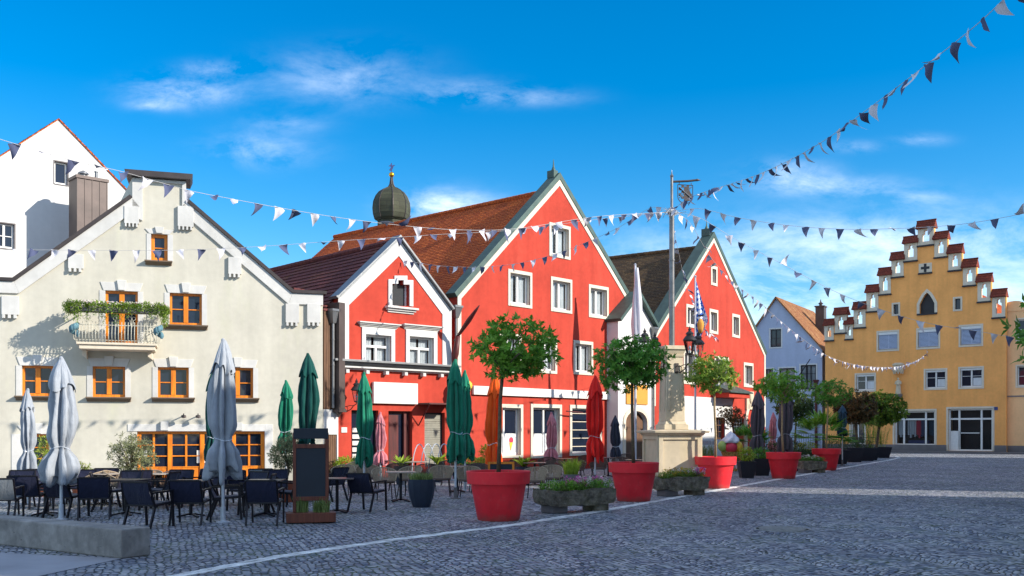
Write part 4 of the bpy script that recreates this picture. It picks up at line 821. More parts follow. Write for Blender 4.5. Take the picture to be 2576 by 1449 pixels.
for kk, (ma, a_, b2) in enumerate((('curtain', .28, .5), ('icepink', .5, .6), ('flagdark', .6, .72), ('curtain', .05, .2), ('fab_teal', .8, .95))):
    mb = MB()
    for j in range(4): x = shop[0]+(shop[1]-shop[0])*(a_+(b2-a_)*j/4); mb.box(x, x+.14, .5, .85, shop[2]+.9-rn.random()*.3, shop[2]+2.1)
    mb.build('hanging_clothes', M[ma], f)
mb = MB(); mb.box(shop[0]+1.0, shop[0]+2.7, .45, .9, shop[2]+.05, shop[2]+.4); mb.build('display_plinth', M['bluemetal'], f)
f = shopfront(dor, [.24, .74], dor[2]+(dor[3]-dor[2])*.76, 'entrance_front'); mb = MB(); uu = dor[0]+(dor[1]-dor[0])*.28; mb.box(uu, dor[0]+(dor[1]-dor[0])*.7, .16, .2, 1.55, 1.62); mb.box(dor[0]+.1, dor[0]+.85, .2, .26, .25, 1.75); mb.build('push_bar', M['whitepaint'], f)
f = H.frame(sml, M['whitepaint'], 'glass', fw=.1, rd=.2); H.surround(sml, .12, M['sandtrim'], f, .03)
mb = MB(); mb.box(-.04, dor[0]-.15, -.08, 0, 0, .62); mb.box(dor[1]+.15, ur+.04, -.08, 0, 0, .62); mb.build('plinth', M['plinth'], H.root); mb = MB(); mb.box(dor[0]-.14, dor[1]+.14, -.5, .2, 0, .14); mb.build('door_step', M['plinth'], H.root)
np_ = H.rect(2500, 2508, 1022, 1030); mb = MB(); mb.box(np_[0], np_[0]+.3, -.03, -.003, np_[2]-.06, np_[2]+.2); o = mb.build('number_plate', M['bluemetal'], H.root)
# statue of a robed figure under a little canopy
st = thing('statue', 'small robed stone figure on a wall bracket of the ochre house', 'statue', H.P(H.uz(2263, 985)[0], 0), H.th); zb0, zt0 = H.uz(2263, 992)[1], H.uz(2263, 950)[1]; hs_ = (zt0-zb0)
mb = MB(); k = hs_
prof = [(.20, 0), (.22, .03), (.19, .2), (.17, .4), (.15, .55), (.18, .68), (.19, .76), (.14, .82), (.055, .845), (.05, .87)]
mb.lathe([(r*k*.8, zb0+z*k) for r, z in prof], 20, (0, -.3), fn=lambda r, a, z, i: (r*cos(a)*(1+.08*sin(7*a)*(i < 5))*1.0, -.3+r*sin(a)*.75, z))
mb.sphere((0, -.32, zb0+.92*k), .062*k, 12, 9, (.9, 1, 1.25)); mb.sphere((0, -.32-.06*k, zb0+.915*k), .014*k, 6, 5)
for sg in (-1, 1):
    mb.tube([(sg*.14*k, -.3, zb0+.77*k), (sg*.17*k, -.34, zb0+.62*k), (sg*.05*k, -.3-.16*k, zb0+.6*k)], [.045*k, .04*k, .025*k], 8)
    for fi in range(4): mb.tube([(sg*(.05-.02*fi/4)*k, -.3-.16*k, zb0+(.6+.01*fi)*k), (sg*(.02-.02*fi/4)*k, -.3-.185*k, zb0+(.61+.012*fi)*k)], .008*k, 5)
mb.sphere((.04*k, -.3-.19*k, zb0+.68*k), .03*k, 8, 6); mb.tube([(.04*k, -.3-.17*k, zb0+.52*k), (.04*k, -.3-.18*k, zb0+.66*k)], [.05*k, .035*k], 8)
mb.build('figure', M['stone'], st, smooth=True); mb = MB(); mb.lathe([(.05, zb0-.6), (.12, zb0-.4), (.3, zb0-.15), (.34, zb0-.02), (.34, zb0)], 10, (0, -.28)); mb.build('bracket', M['plinth'], st)
zc0 = H.uz(2263, 936)[1]; mb = MB(); mb.lathe([(.42, zc0), (.48, zc0+.12), (.42, zc0+.16), (.4, zc0+.5), (.5, zc0+.55), (.5, zc0+.65), (.3, zc0+.75)], 8, (0, -.3))
for j in range(6): mb.lathe([(.04, zc0-.18), (.09, zc0), (.03, zc0+.02)], 6, (.36*cos(j*pi/5+pi), -.3+.36*sin(j*pi/5+pi)))
mb.build('canopy', M['stone'], st)

# ================================================================ pale ochre house at the right edge
pr_ = H7.P(ur, 0); H = House('crenellated_house', 'pale ochre house with curved battlements at the right edge', 'house', pr_.x+.03, pr_.y+.5, 1.15, -1); 
wz = [H.rect(2542, 2557, 880, 926) if False else None]
zt8 = EYE+(HY-775)/FPX*76; L8 = 12
w8 = [(1.0, 2.1, 10.0, 11.6), (1.0, 2.1, 6.0, 7.6), (3.6, 5.2, 9.9, 11.5), (3.6, 5.2, 5.9, 7.5), (7, 8.6, 9.9, 11.5), (7, 8.6, 5.9, 7.5)]
zsc = (H.uz(2550, 918)[1]); w8 = [(a, b, zsc-.2, zsc+1.4) if c > 9 else (a, b, H.uz(2550, 972)[1], H.uz(2550, 918)[1]) for a, b, c, d in w8]
zA = H.uz(2550, 855)[1]; w8 = [(a, b, zA, zA+1.55) if i % 2 == 0 else (a, b, H.uz(2550, 972)[1], H.uz(2550, 972)[1]+1.55) for i, (a, b, c, d) in enumerate(w8)]
H.holes = [rp(r) for r in w8]; H.rd = .2; zt8 = H.uz(2550, 783)[1]
H.walls([(0, 0), (L8, 0), (L8, zt8), (0, zt8)], (0, 12), M['ochre_pale'], drop=0)
for r in w8: f = H.frame(r, M['whitepaint'], 'glass', rows=(.5,), fw=.08); H.surround(r, .12, M['sandtrim'], f, .03)
for j in range(5):
    u0 = .05+j*2.4; mb = MB(); pr3 = [(u0, zt8+.003), (u0+1.5, zt8+.003), (u0+1.5, zt8+.45)]+[(u0+.75+.75*cos(t), zt8+.5+.3*sin(t)) for t in (.5, 1.1, pi/2, 2.1, 2.6)]+[(u0, zt8+.45)]; mb.prism(pr3, -.05, .5); mb.build('battlement', M['ochre_pale'], H.root)
mb = MB(); mb.box(0, L8, -.07, 0, 0, .6); mb.box(0, L8, -.05, 0, 4.4, 4.5); mb.build('plinth', M['plinth'], H.root)

# ================================================================ church tower with onion dome
Yc = 75; Xc = (985-CX)/FPX*Yc; tw = thing('church_tower', 'church tower with dark onion dome and gold ball behind the roofs', 'tower', (Xc, Yc, 0), .2)
def zz(y): return EYE+(HY-y)/FPX*Yc
mb = MB(); mb.lathe([(1.15, 0), (1.15, zz(585))], 8); mb.build('shaft', M['white'], tw)
mb = MB(); mb.lathe([(1.05, zz(590)), (1.05, zz(556)), (1.3, zz(553))], 8); mb.build('lantern_drum', M['domem'], tw)
R = 47/FPX*Yc; prof = [(.82*R, zz(556)), (.9*R, zz(551)), (.97*R, zz(540)), (1.0*R, zz(525)), (.96*R, zz(508)), (.84*R, zz(494)), (.66*R, zz(483)), (.42*R, zz(476)), (.2*R, zz(472)), (.1*R, zz(464)), (.06*R, zz(452)), (.05*R, zz(446))]
mb = MB(); mb.lathe(prof, 8); dm = mb.build('onion_dome', M['domem'], tw)
mb = MB()
for j in range(8): mb.tube([(r*1.0*cos(pi*2*j/8), r*sin(pi*2*j/8), z) for r, z in prof], .035, 5)
mb.build('dome_rib', M['darkmetal'], dm)
mb = MB(); mb.sphere((0, 0, zz(439.5)), 6.8/FPX*Yc, 16, 12); mb.build('gold_ball', M['gold'], tw, smooth=True)
mb = MB(); z0, z1 = zz(433), zz(410); mb.box(-.02, .02, -.02, .02, z0, z1); mb.prism([(-.18, z0+.15), (.0, z0+.05), (.1, z0+.3), (.2, z0+.55), (.05, z0+.5), (-.02, z1), (-.12, z0+.5), (-.05, z0+.35)], -.025, .025); mb.prism([(-.2, z0+.42), (.25, z0+.5), (.25, z0+.54), (-.2, z0+.48)], -.03, .03); mb.build('weathervane', M['bluemetal'], tw)

# ================================================================ houses on the near side of the square (outside the picture; they throw the long shadow)
def row_house(label, X, Y, dx, dy, ln, h, bvec, mat, roofm):
    H = House('row_house', label, 'house', X+dx*ln, Y+dy*ln, -dx, -dy, 'houses along the near side of the square'); b = H.back(*bvec); n = max(2, int(ln/2.8)); H.rd = .15; wl = []
    for i in range(n):
        for k in range(int(h/3)):
            u = ln*(i+.5)/n; wl.append((u-.5, u+.5, 1.0+k*2.9, 2.5+k*2.9))
    H.holes = [rp(r) for r in wl]; dpt = 7; H.walls([(0, 0), (ln, 0), (ln, h-.3), (0, h-.3)], (b[0]*dpt, b[1]*dpt), mat, drop=0)
    for r in wl: f = H.frame(r, M['whitepaint'], fw=.07, rows=(.6,)); H.surround(r, .12, M['trim'], f)
    mb = MB(); e = .35; k = b[0]/b[1]
    mb.add([(0-e*k*0, -e, h-.35), (ln, -e, h-.35), (ln+b[0]*dpt/2, b[1]*dpt/2, h), (b[0]*dpt/2, b[1]*dpt/2, h), (0+b[0]*dpt, b[1]*dpt+e, h-.35), (ln+b[0]*dpt, b[1]*dpt+e, h-.35)], ((0, 1, 2, 3), (3, 2, 5, 4), (0, 3, 4), (1, 5, 2), (0, 4, 5, 1)))
    mb.build('roof', roofm, H.root)
    return H
sun2 = (.943, -.333)
row_house('ochre rendered row house, nearest on the right side of the square', 5.7, -5, .316, .949, 12, 12.0, sun2, M['ochre_pale'], M['tile_red'])
row_house('white rendered row house beside the gap on the right side of the square', 9.52, 6.45, .316, .949, 19.7, 12.0, sun2, M['white'], M['tile_dark'])
row_house('ochre rendered row house beyond the gap on the right side of the square', 17.69, 27.4, .58, .817, 13, 13, sun2, M['ochre_pale'], M['tile_red'])
row_house('cream rendered row house in the middle of the right side of the square', 25.2, 37.97, .58, .817, 14, 13, sun2, M['cream'], M['tile_dark'])
row_house('blue rendered row house at the far end of the right side of the square', 33.35, 49.45, .58, .817, 14.6, 13, sun2, M['blue'], M['tile_red'])
# ================================================================ ground
mb = MB(); mb.add([(-900, -300, 0), (900, -300, 0), (900, 1500, 0), (-900, 1500, 0)], ((0, 1, 2, 3),)); tag(mb.build('ground', M['cobble'], fix=False), 'grey cobbled square', 'ground', kind='structure')
ln = [(300, 1480), (450, 1449), (700, 1401), (1000, 1357), (1300, 1320), (1540, 1281), (1700, 1252), (1900, 1216), (2100, 1181), (2235, 1158), (2262, 1152), (2255, 1148.5)]
P_ = [Vector(gp(*p)) for p in ln]; mb = MB(); vs = []
rn = random.Random(2); fine = []
for a, b in zip(P_[:-1], P_[1:]):
    k = max(2, int((b-a).length/.12))
    for i in range(k): fine.append(a+(b-a)*i/k)
for i, p in enumerate(fine[:-1]):
    d = (fine[i+1]-p); n_ = Vector((-d.y, d.x, 0)).normalized(); q0 = p+d*.05; q1 = p+d*.93
    for o_, w2 in ((-.055, .05), (.055, .05)):
        c0 = [q0+n_*(o_-w2+rn.uniform(-.008, .008)), q1+n_*(o_-w2+rn.uniform(-.008, .008)), q1+n_*(o_+w2+rn.uniform(-.008, .008)), q0+n_*(o_+w2+rn.uniform(-.008, .008))]
        h_ = .006+rn.uniform(0, .006); mb.add([(v.x, v.y, h_) for v in c0]+[(v.x, v.y, 0) for v in c0], ((0, 1, 2, 3), (0, 4, 5, 1), (1, 5, 6, 2), (2, 6, 7, 3), (3, 7, 4, 0)))
tag(mb.build('road_line', M['whitesetts'], uv=False), 'row of pale setts curving along the square', 'paving', kind='structure')
mb = MB(); A = [gp(-200, 1382), gp(308, 1405), gp(40, 1462), gp(-400, 1500)]; mb.add([(p[0], p[1], .004) for p in A], ((0, 1, 2, 3),)); tag(mb.build('pavement', M['paving'], fix=False), 'smooth grey paving', 'pavement', kind='structure')
# pavement of pale slabs before the far houses
mb = MB(); a, b = H7.P(-4, 0, -2.6), H7.P(28, 0, -2.6); a2, b2 = H7.P(-4, 0, 0), H7.P(28, 0, 0); mb.add([(a.x, a.y, 0.001), (b.x, b.y, 0.001), (b2.x, b2.y, 0.001), (a2.x, a2.y, 0.001), (a.x, a.y, .1), (b.x, b.y, .1), (b2.x, b2.y, .1), (a2.x, a2.y, .1)], ((4, 5, 6, 7), (0, 1, 5, 4), (0, 4, 7, 3))); tag(mb.build('pavement', M['plinth']), 'raised grey pavement', 'pavement', kind='structure')
x, y, _ = gp(1968, 1331); mb = MB(); mb.lathe([(.5, 0), (.5, .008), (.47, .010), (.45, -.01), (.41, -.01), (.40, .008)], 40, cap=True)
for k in range(-5, 6): w_ = sqrt(max(0, .41**2-(k*.075)**2)); mb.box(-w_, w_, k*.075-.018, k*.075+.018, .006, .013)
mh = tag(mb.build('manhole_cover', simple('worn cover metal', lin(148, 148, 146), .7, .4, .1, .3, 9, .5)), 'round metal manhole cover set in the open cobbles on the right', 'manhole cover'); mh.location = (x, y, 0)
# concrete block
A = Vector(gp(305, 1406)); B = Vector(gp(0, 1371)); d = (B-A).normalized(); A_ = A+d*0; h = .40; th = atan2(-d.y, -d.x)
bx = MB(); bx.box(-6.5, 0, 0, .47, 0, h); o = tag(bx.build('concrete_bench', M['concrete'], bevel=.02), 'long low raw concrete block with pitted sides in the left foreground', 'bench'); o.location = (A.x, A.y, 0); o.rotation_euler = (0, 0, th)

# ================================================================ column with lanterns
Ym = 31.3; Xm = (1690-CX)/FPX*Ym; mt = thing('monument', 'pale limestone column on a wide pedestal carrying a tall metal mast', 'monument', (Xm, Ym, 0), radians(12))
def zm_(y): return EYE+(HY-y)/FPX*(Ym-.5)
mb = MB(); mb.taper(0, 0, 0, .16, .98, .98, .98, .98); mb.taper(0, 0, .162, .34, .82, .82, .8, .8); mb.build('base_step', M['stone'], mt, bevel=.015)
z1 = zm_(1096); mb = MB(); mb.box(-.68, .68, -.68, .68, .342, z1)
for sx, sy in ((0, -1), (1, 0), (0, 1), (-1, 0)):
    R_ = Matrix.Rotation(atan2(sx, -sy), 4, 'Z')
    for a in ((-.7, -.56, .36, z1-.002), (.56, .7, .36, z1-.002), (-.56, .56, .36, .5), (-.56, .56, z1-.12, z1-.002)): mb.box(a[0], a[1], -.73, -.68, a[2], a[3], R_)
mb.build('pedestal', M['stone'], mt, bevel=.008)
mb = MB(); mb.taper(0, 0, z1, z1+.08, .74, .74, .80, .80); mb.taper(0, 0, z1+.082, z1+.15, .88, .88, .9, .9); mb.taper(0, 0, z1+.152, z1+.19, .88, .88, .5, .5); mb.build('pedestal_cap', M['stone'], mt, bevel=.012)
z2 = z1+.19; zt = zm_(868); mb = MB(); mb.taper(0, 0, z2, z2+.16, .40, .40, .40, .40); mb.taper(0, 0, z2+.162, z2+.26, .36, .36, .325, .325); mb.taper(0, 0, z2+.262, zt-.35, .318, .318, .265, .265); mb.build('column', M['stone'], mt, bevel=.012)
mb = MB()
for sx, sy in ((0, -1), (1, 0), (0, 1), (-1, 0)):
    R_ = Matrix.Rotation(atan2(sx, -sy), 4, 'Z')
    for a, b in (((-.24, -.18), (-.22, -.16)), ((.18, .24), (.16, .22))): mb.add([R_ @ Vector(v) for v in ((a[0], -.34, z2+.6), (a[1], -.34, z2+.6), (b[1], -.30, zt-.6), (b[0], -.30, zt-.6), (a[0], -.31, z2+.6), (a[1], -.31, z2+.6), (b[1], -.27, zt-.6), (b[0], -.27, zt-.6))], ((0, 1, 2, 3), (0, 3, 7, 4), (1, 5, 6, 2), (3, 2, 6, 7)))
mb.build('column_panel', M['stone'], mt)
mb = MB(); mb.taper(0, 0, zt-.35, zt-.27, .29, .29, .31, .31); mb.taper(0, 0, zt-.268, zt-.12, .28, .28, .34, .34); mb.taper(0, 0, zt-.118, zt, .37, .37, .37, .37); mb.build('capital', M['stone'], mt, bevel=.01)
zp = zm_(516); ztop = zm_(432); mb = MB(); mb.tube([(0, 0, zt), (0, 0, zt+(zp-zt)*.5)], .09, 16, .086); mb.tube([(0, 0, zt+(zp-zt)*.5), (0, 0, zp)], .084, 16, .078); mb.tube([(0, 0, zp-.12), (0, 0, zp+.02)], .10, 16)
for f in (.28, .62): mb.tube([(0, 0, zt+(zp-zt)*f), (0, 0, zt+(zp-zt)*f+.05)], .098, 16)
ms = mb.build('mast', M['poleg'], mt, smooth=40); mb = MB(); mb.tube([(0, 0, zp), (0, 0, ztop-.05)], .045, 10); mb.lathe([(.045, ztop-.05), (.06, ztop), (.02, ztop+.06), (.005, ztop+.18)], 10); mb.build('mast_tip', M['poleg'], ms, smooth=40)
za_ = zm_(447); mb = MB(); mb.tube([(0, 0, za_), (.55, 0, za_+.05), (.86, 0, za_+.1)], .035, 8); mb.tube([(.84, 0, za_+.1), (.98, 0, za_+.1)], .045, 8, .003)
mb.build('sign_arm', M['darkmetal'], ms); R2 = MB(); s0, s1, sz1, sz0 = .20, .70, za_-.08, za_-.66
sh = [(s0, sz1), (s1, sz1), (s1, sz0+.2)]+[((s0+s1)/2+(s1-s0)/2*cos(t), sz0+.2-.2*sin(t)) for t in (.4, .8, 1.2, pi/2, 1.95, 2.35, 2.75)]+[(s0, sz0+.2)]
pl = [Vector((p[0], 0, p[1])) for p in sh]; mb = MB()
for a, b in zip(pl, pl[1:]+pl[:1]): mb.tube([a, b], .014, 5)
for xx in (s0+.05, s1-.05): mb.tube([(xx, 0, sz1), (xx, 0, za_)], .012, 5)
for i in range(5):
    for j in range(6):
        x0, z0_ = s0+.03+i*.088, sz0+.05+j*.088
        if (i+j) % 2 == 0 and x0 < s0+.34-.04*j+.2 and not (j < 1 and i in (0, 4)): mb.box(x0, x0+.088, -.006, .006, z0_, z0_+.088)
mb.prism([(s1-.28, sz1-.04), (s1-.16, sz1-.05), (s1-.02, sz0+.22), (s1-.1, sz0+.08), (s1-.24, sz0+.05), (s1-.3, sz0+.2)], -.007, .007)
em = mb.build('shield_emblem', M['darkmetal'], ms); mb = MB()
for a, b in (((s0+.04, sz0+.16), (s1-.04, sz1-.05)), ((s0+.04, sz1-.08), (s1-.04, sz0+.16))): mb.tube([(a[0], -.015, a[1]), (b[0], -.015, b[1])], .016, 5)
for a in ((s0+.1, sz0+.22), (s1-.1, sz0+.22)): mb.tube([(a[0]-.05, -.015, a[1]+.05), (a[0]+.05, -.015, a[1]-.05)], .014, 5)
mb.build('crossed_swords', M['zinc'], em)
def lantern(name, label, P, rz, arm, group=None, drop=.35, sc_=.8):
    t = thing(name, label, 'lantern', P, rz, group); mb = MB(); ax = arm       # arm reaches along +x from the wall plate at 0
    mb.box(-.02, .03, -.08, .08, -.28, .12); mb.tube([(0, 0, -.2), (ax*.3, 0, -.26), (ax*.62, 0, -.14), (ax*.8, 0, .02), (ax, 0, .1), (ax, 0, drop)], .022, 7)
    mb.tube([(0, 0, .02), (ax*.3, 0, -.02), (ax*.55, 0, .03), (ax*.8, 0, .02)], .016, 6)
    mb.tube([(ax*.3+.09*sin(a), 0, -.12+.09*cos(a)) for a in [i*.6 for i in range(9)]], .013, 6); mb.build('bracket', M['blackiron'], t)
    t.scale = (sc_,)*3; z0 = drop; n = 6; mb = MB(); mb.lathe([(.05, z0-.04), (.13, z0), (.13, z0+.03)], n, (ax, 0))
    for j in range(n): a = 2*pi*j/n; mb.tube([(ax+.12*cos(a), .12*sin(a), z0+.02), (ax+.235*cos(a), .235*sin(a), z0+.5)], .012, 4)
    mb.lathe([(.245, z0+.49), (.245, z0+.52)], n, (ax, 0)); mb.build('lantern_frame', M['blackiron'], t)
    mb = MB(); mb.lathe([(.112, z0+.03), (.225, z0+.49)], n, (ax, 0), cap=False); mb.build('lantern_glass', M['clear'], t)
    mb = MB(); mb.lathe([(.27, z0+.52), (.25, z0+.56), (.16, z0+.68), (.13, z0+.7), (.13, z0+.75), (.17, z0+.76), (.1, z0+.84), (.06, z0+.86), (.05, z0+.9), (.075, z0+.92), (.03, z0+.98), (.008, z0+1.06)], 12, (ax, 0)); mb.build('lantern_roof', M['blackiron'], t, smooth=50)
    mb = MB(); mb.tube([(ax, 0, z0+.02), (ax, 0, z0+.16)], .025, 8); mb.sphere((ax, 0, z0+.24), .05, 10, 8, (1, 1, 1.5)); mb.build('bulb', M['icewhite'], t, smooth=True); return t
g = 'lanterns around the stone column'
zl = EYE+(HY-828)/FPX*Ym-.8*1.48
for k, (a, lb) in enumerate(((-66, 'black lantern on the column facing the camera on its right front'), (24, 'black lantern on the column farther right, above the sunlit tree crown'), (204, 'black lantern at the back left of the column with only its cap above the leaves'), (114, 'black lantern behind the column whose cap shows just left of the mast'))):
    an = radians(a); lantern('lantern', lb, (Xm+.27*cos(an), Ym+.27*sin(an), zl), an, .9, g, .42)
wlp = H2.P(H2.uz(856, 1020)[0]+.05, H2.uz(862, 1022)[1], -.02); lantern('lantern', 'black wall lantern on a scroll bracket at the left corner of the small red house', wlp, H2.th-radians(62), .75, None, .2)

# ================================================================ bunting
rb = random.Random(21)
def mk_flag(dark, k):
    rn = random.Random(k); w_, h_ = .25, .33; n = 6; c1, c2, ph = rn.uniform(-.13, .13), rn.uniform(-.08, .16), rn.random()*6; vs = []; idx = {}
    for i in range(n+1):
        t = i/n; hw = w_/2*(1-t)
        for j in range(5):
            s_ = (j/4-.5)*2; x = hw*s_+c2*t*t; y = c1*t*t*2+.028*sin(ph+3*s_*(1-t)+4*t); vs.append((x, y, -h_*t*(1-.15*abs(c1)*8*t)))
    fs = [(i*5+j, i*5+j+1, (i+1)*5+j+1, (i+1)*5+j) for i in range(n) for j in range(4)]; mb = MB(); mb.add(vs, fs); o = mb.build('pennant', M['flagdark' if dark else 'flagwhite'], smooth=True, fix=False, uv=False); me = o.data; bpy.data.objects.remove(o); return me
FL = {d: [mk_flag(d, k+10*d) for k in range(7)] for d in (0, 1)}
PT = Vector((Xm, Ym, zp-.1))
def bunting(label, px, Pend, step=.46, start=.35, size=1, wild=.4):
    """px: rows of the cord between the mast and its far end, in the vertical plane through both"""
    dx, dy = Pend[0]-PT.x, Pend[1]-PT.y; pl = Plane(PT.x, PT.y, dx, dy); L_ = sqrt(dx*dx+dy*dy); pts = [PT.copy()]
    for (x, y) in px: u, z = pl.uz(x, y); pts.append(pl.P(u, z))
    # smooth through the points (Catmull-Rom)
    fine = []; k = len(pts)
    for i in range(k-1):
        p0, p1, p2, p3 = pts[max(i-1, 0)], pts[i], pts[i+1], pts[min(i+2, k-1)]
        for j in range(8): t = j/8; fine.append(.5*((2*p1)+(p2-p0)*t+(2*p0-5*p1+4*p2-p3)*t*t+(3*p1-p0-3*p2+p3)*t**3))
    fine.append(pts[-1]); t_ = thing('bunting', label, 'bunting', PT, 0, 'strings of pennants fanning out from the mast'); mb = MB(); mb.tube([p-PT for p in fine], .006, 5); mb.build('cord', M['cord'], t_, uv=False)
    acc = -start; nxt = 0; kk = 0
    for a, b in zip(fine[:-1], fine[1:]):
        sl = (b-a).length; d = (b-a).normalized()
        while acc+sl >= nxt and sl > 0:
            p = a+d*(nxt-acc); dark = kk % 2; o = bpy.data.objects.new('pennant', FL[dark][rb.randrange(7)]); COL.objects.link(o); o.parent = t_; o.location = p-PT
            az = atan2(d.y, d.x); el = atan2(d.z, sqrt(d.x**2+d.y**2)); r = rb.gauss(.15, wild)
            if rb.random() < .05: r += rb.choice((-1.6, 1.7))
            m = Matrix.Rotation(az, 4, 'Z') @ Matrix.Rotation(-el*.8, 4, 'Y') @ Matrix.Rotation(r, 4, 'X') @ Matrix.Rotation(rb.gauss(0, .2), 4, 'Y') @ Matrix.Rotation(rb.gauss(0, .2), 4, 'Z'); o.rotation_euler = m.to_euler(); s_ = size*rb.uniform(.9, 1.12); o.scale = (s_*(.75 if rb.random() < .15 else 1), s_, s_); kk += 1; nxt += step*rb.uniform(.82, 1.18)
        acc += sl
def ep(x, y, Y): p = at(x, y, Y); return (p.x, p.y)
bunting('bunting string climbing to the upper right corner of the picture', [(1740, 495), (1900, 442), (2050, 368), (2200, 262), (2350, 148), (2450, 68), (2515, 8), (2600, -80)], ep(2600, 0, 13), .40, .3, .88)
bunting('bunting string running left over the cream house block and the white house', [(1500, 545), (1300, 575), (1150, 578), (1000, 566), (850, 547), (700, 522), (560, 496), (480, 480), (400, 458), (300, 430), (200, 408), (100, 380), (0, 350), (-120, 310)], ep(-120, 0, 19), .5, .6, .95)
bunting('bunting string running left past the attic window of the cream house', [(1500, 552), (1300, 578), (1100, 590), (1000, 597), (850, 606), (700, 617), (600, 623), (450, 629), (300, 630), (150, 629), (0, 628), (-100, 627)], ep(-100, 0, 27), .52, .7, .95)
bunting('bunting string from the mast down to the top of the small red house gable', [(1640, 522), (1560, 570), (1490, 603), (1400, 638), (1300, 663), (1200, 672), (1100, 668), (1015, 655)], tuple(H2.P(H2.uz(1012, 655)[0], 0, -.1))[:2], .42, .5, .85)
bunting('bunting string going right in front of the stepped gable top', [(1760, 525), (1850, 546), (1950, 563), (2050, 573), (2150, 577), (2250, 575), (2350, 570), (2450, 560), (2576, 537), (2700, 510)], ep(2700, 0, 25), .5, .7, .92)
bunting('bunting string sagging right to the blinds of the stepped house', [(1760, 548), (1850, 602), (1960, 660), (2100, 733), (2220, 780), (2330, 812), (2450, 832), (2560, 850)], ep(2560, 0, 29), .52, .8, .95)
bunting('long low bunting string dipping across the blue house to the statue', [(1735, 560), (1790, 650), (1850, 715), (1905, 755), (1960, 805), (2040, 868), (2100, 903), (2180, 922), (2260, 922), (2310, 905), (2337, 884)], tuple(H7.P(H7.uz(2337, 884)[0], 0, -.15))[:2], .62, .8, 1.0)
bunting('steep bunting string dropping from the mast to the right red house front', [(1698, 590), (1708, 640), (1722, 700), (1745, 765), (1775, 830), (1803, 850)], tuple(H5.P(H5.uz(1803, 850)[0], 0, -.1))[:2], .8, .9, .9, .8)
mb = MB(); rn = random.Random(9)
for k in range(26):
    a = rn.random()*6.28; r = rn.uniform(.12, .5); mb.tube([(r*.2*cos(a), r*.2*sin(a), rn.uniform(-.1, .1)), (r*.6*cos(a+.5), r*.6*sin(a+.5), rn.uniform(-.12, .15)), (r*cos(a+.2), r*sin(a+.2), rn.uniform(-.15, .1))], .008, 4)
mb.lathe([(.13, -.06), (.15, -.02), (.15, .02), (.13, .06)], 12); mb.build('cord_tangle', M['cord'], mt).location = (0, 0, zp-.1)

# ================================================================ flags
def pole_thing(name, label, cat, x, Y, ytop, r=.05, tilt=0):
    X = (x-CX)/FPX*Y; zt_ = EYE+(HY-ytop)/FPX*Y; t = thing(name, label, cat, (X, Y, 0)); mb = MB(); mb.tube([(0, 0, 0), (0, 0, zt_*.5), (0, 0, zt_)], r, 10, r*.7); mb.lathe([(.01, zt_+.1), (.07, zt_+.04), (.01, zt_-.02)], 8); mb.build('pole', M['polewhite'], t, smooth=40); return t, zt_
def hung_cloth(mb, z0, z1, wtop, wmid, n=12, side=1, rn=None, k0=0):
    rows = 14; vs = []
    for i in range(rows+1):
        t = i/rows; w_ = wtop+(wmid-wtop)*min(1, t*1.6) if t < .62 else wmid*(1-(t-.62)*1.9)
        for j in range(n+1): s_ = j/n; vs.append((side*(k0+w_*s_), .10*sin(s_*9+t*2)*min(1, t*2+.2)*w_, z0+(z1-z0)*t-.12*s_*w_*3*(1-t)))
    mb.add(vs, [(i*(n+1)+j, i*(n+1)+j+1, (i+1)*(n+1)+j+1, (i+1)*(n+1)+j) for i in range(rows) for j in range(n)])
t, zt_ = pole_thing('flagpole', 'flagpole with furled white flag in front of the white entrance building', 'flagpole', 1598, 44.6, 668, .07)
mb = MB(); mb.lathe([(.05, zt_-.1), (.10, zt_-.6), (.19, zt_-1.6), (.23, zt_-2.6), (.2, zt_-3.1), (.09, zt_-3.6), (.08, zt_-4.3)], 20, (.08, 0), fn=lambda r, a, z, i: (.08+r*cos(a)*(1+.22*sin(5*a+z)), r*sin(a)*(1+.2*sin(5*a+z)), z)); mb.build('furled_flag', M['flagwhite'], t, smooth=True, uv=False)
t, zt_ = pole_thing('flagpole', 'flagpole with blue and white lozenge flag before the right red house', 'flagpole', 1749, 42, 698, .05)
m = Mat('blue white lozenge cloth', lin(226, 226, 232), .85, .2); mpn = m.new('ShaderNodeMapping'); mpn.inputs['Rotation'].default_value = (0, 0, .78); mpn.inputs['Scale'].default_value = (1, 1, 1); m.l.new(m.tc.outputs['UV'], mpn.inputs[0]); ck = m.new('ShaderNodeTexChecker'); ck.inputs['Scale'].default_value = 6.5; m.l.new(mpn.outputs[0], ck.inputs[0]); m.mix(ck.outputs['Fac'], lin(44, 96, 190)); M['lozenge'] = m.m
mb = MB(); hung_cloth(mb, zt_-.15, zt_-2.7, .05, .55); mb.build('flag', M['lozenge'], t, smooth=True, fix=False); mb = MB(); mb.lathe([(.06, zt_-1.75), (.13, zt_-1.95), (.12, zt_-2.15), (.06, zt_-2.35)], 14, (.22, -.03), fn=lambda r, a, z, i: (.22+r*cos(a)*(1+.3*sin(4*a+z*3)), -.03+.5*r*sin(a), z)); mb.build('flag_crest', M['panelochre'], t, smooth=True)
bp_ = H3.P(0, 0); t = thing('banner_pole', 'slanting pole with rolled dark flag at the corner of the big red house', 'flagpole', (0, 0, 0)); a = at(1143, 858, 39.4); b = at(1206, 768, 38.5); mb = MB(); mb.tube([a, b], .035, 7, .02); mb.build('pole', M['blackiron'], t)
mb = MB(); mb.tube([a+(b-a)*f for f in (.1, .4, .6, .85, 1.0)], [.05, .085, .1, .06, .02], 8); mb.tube([a+(b-a)*.15, a+Vector((.05, 0, -.5)), a+Vector((-.15, 0, -1.5))], [.09, .13, .03], 8); mb.build('rolled_flag', M['darkdoor'], t, smooth=True)
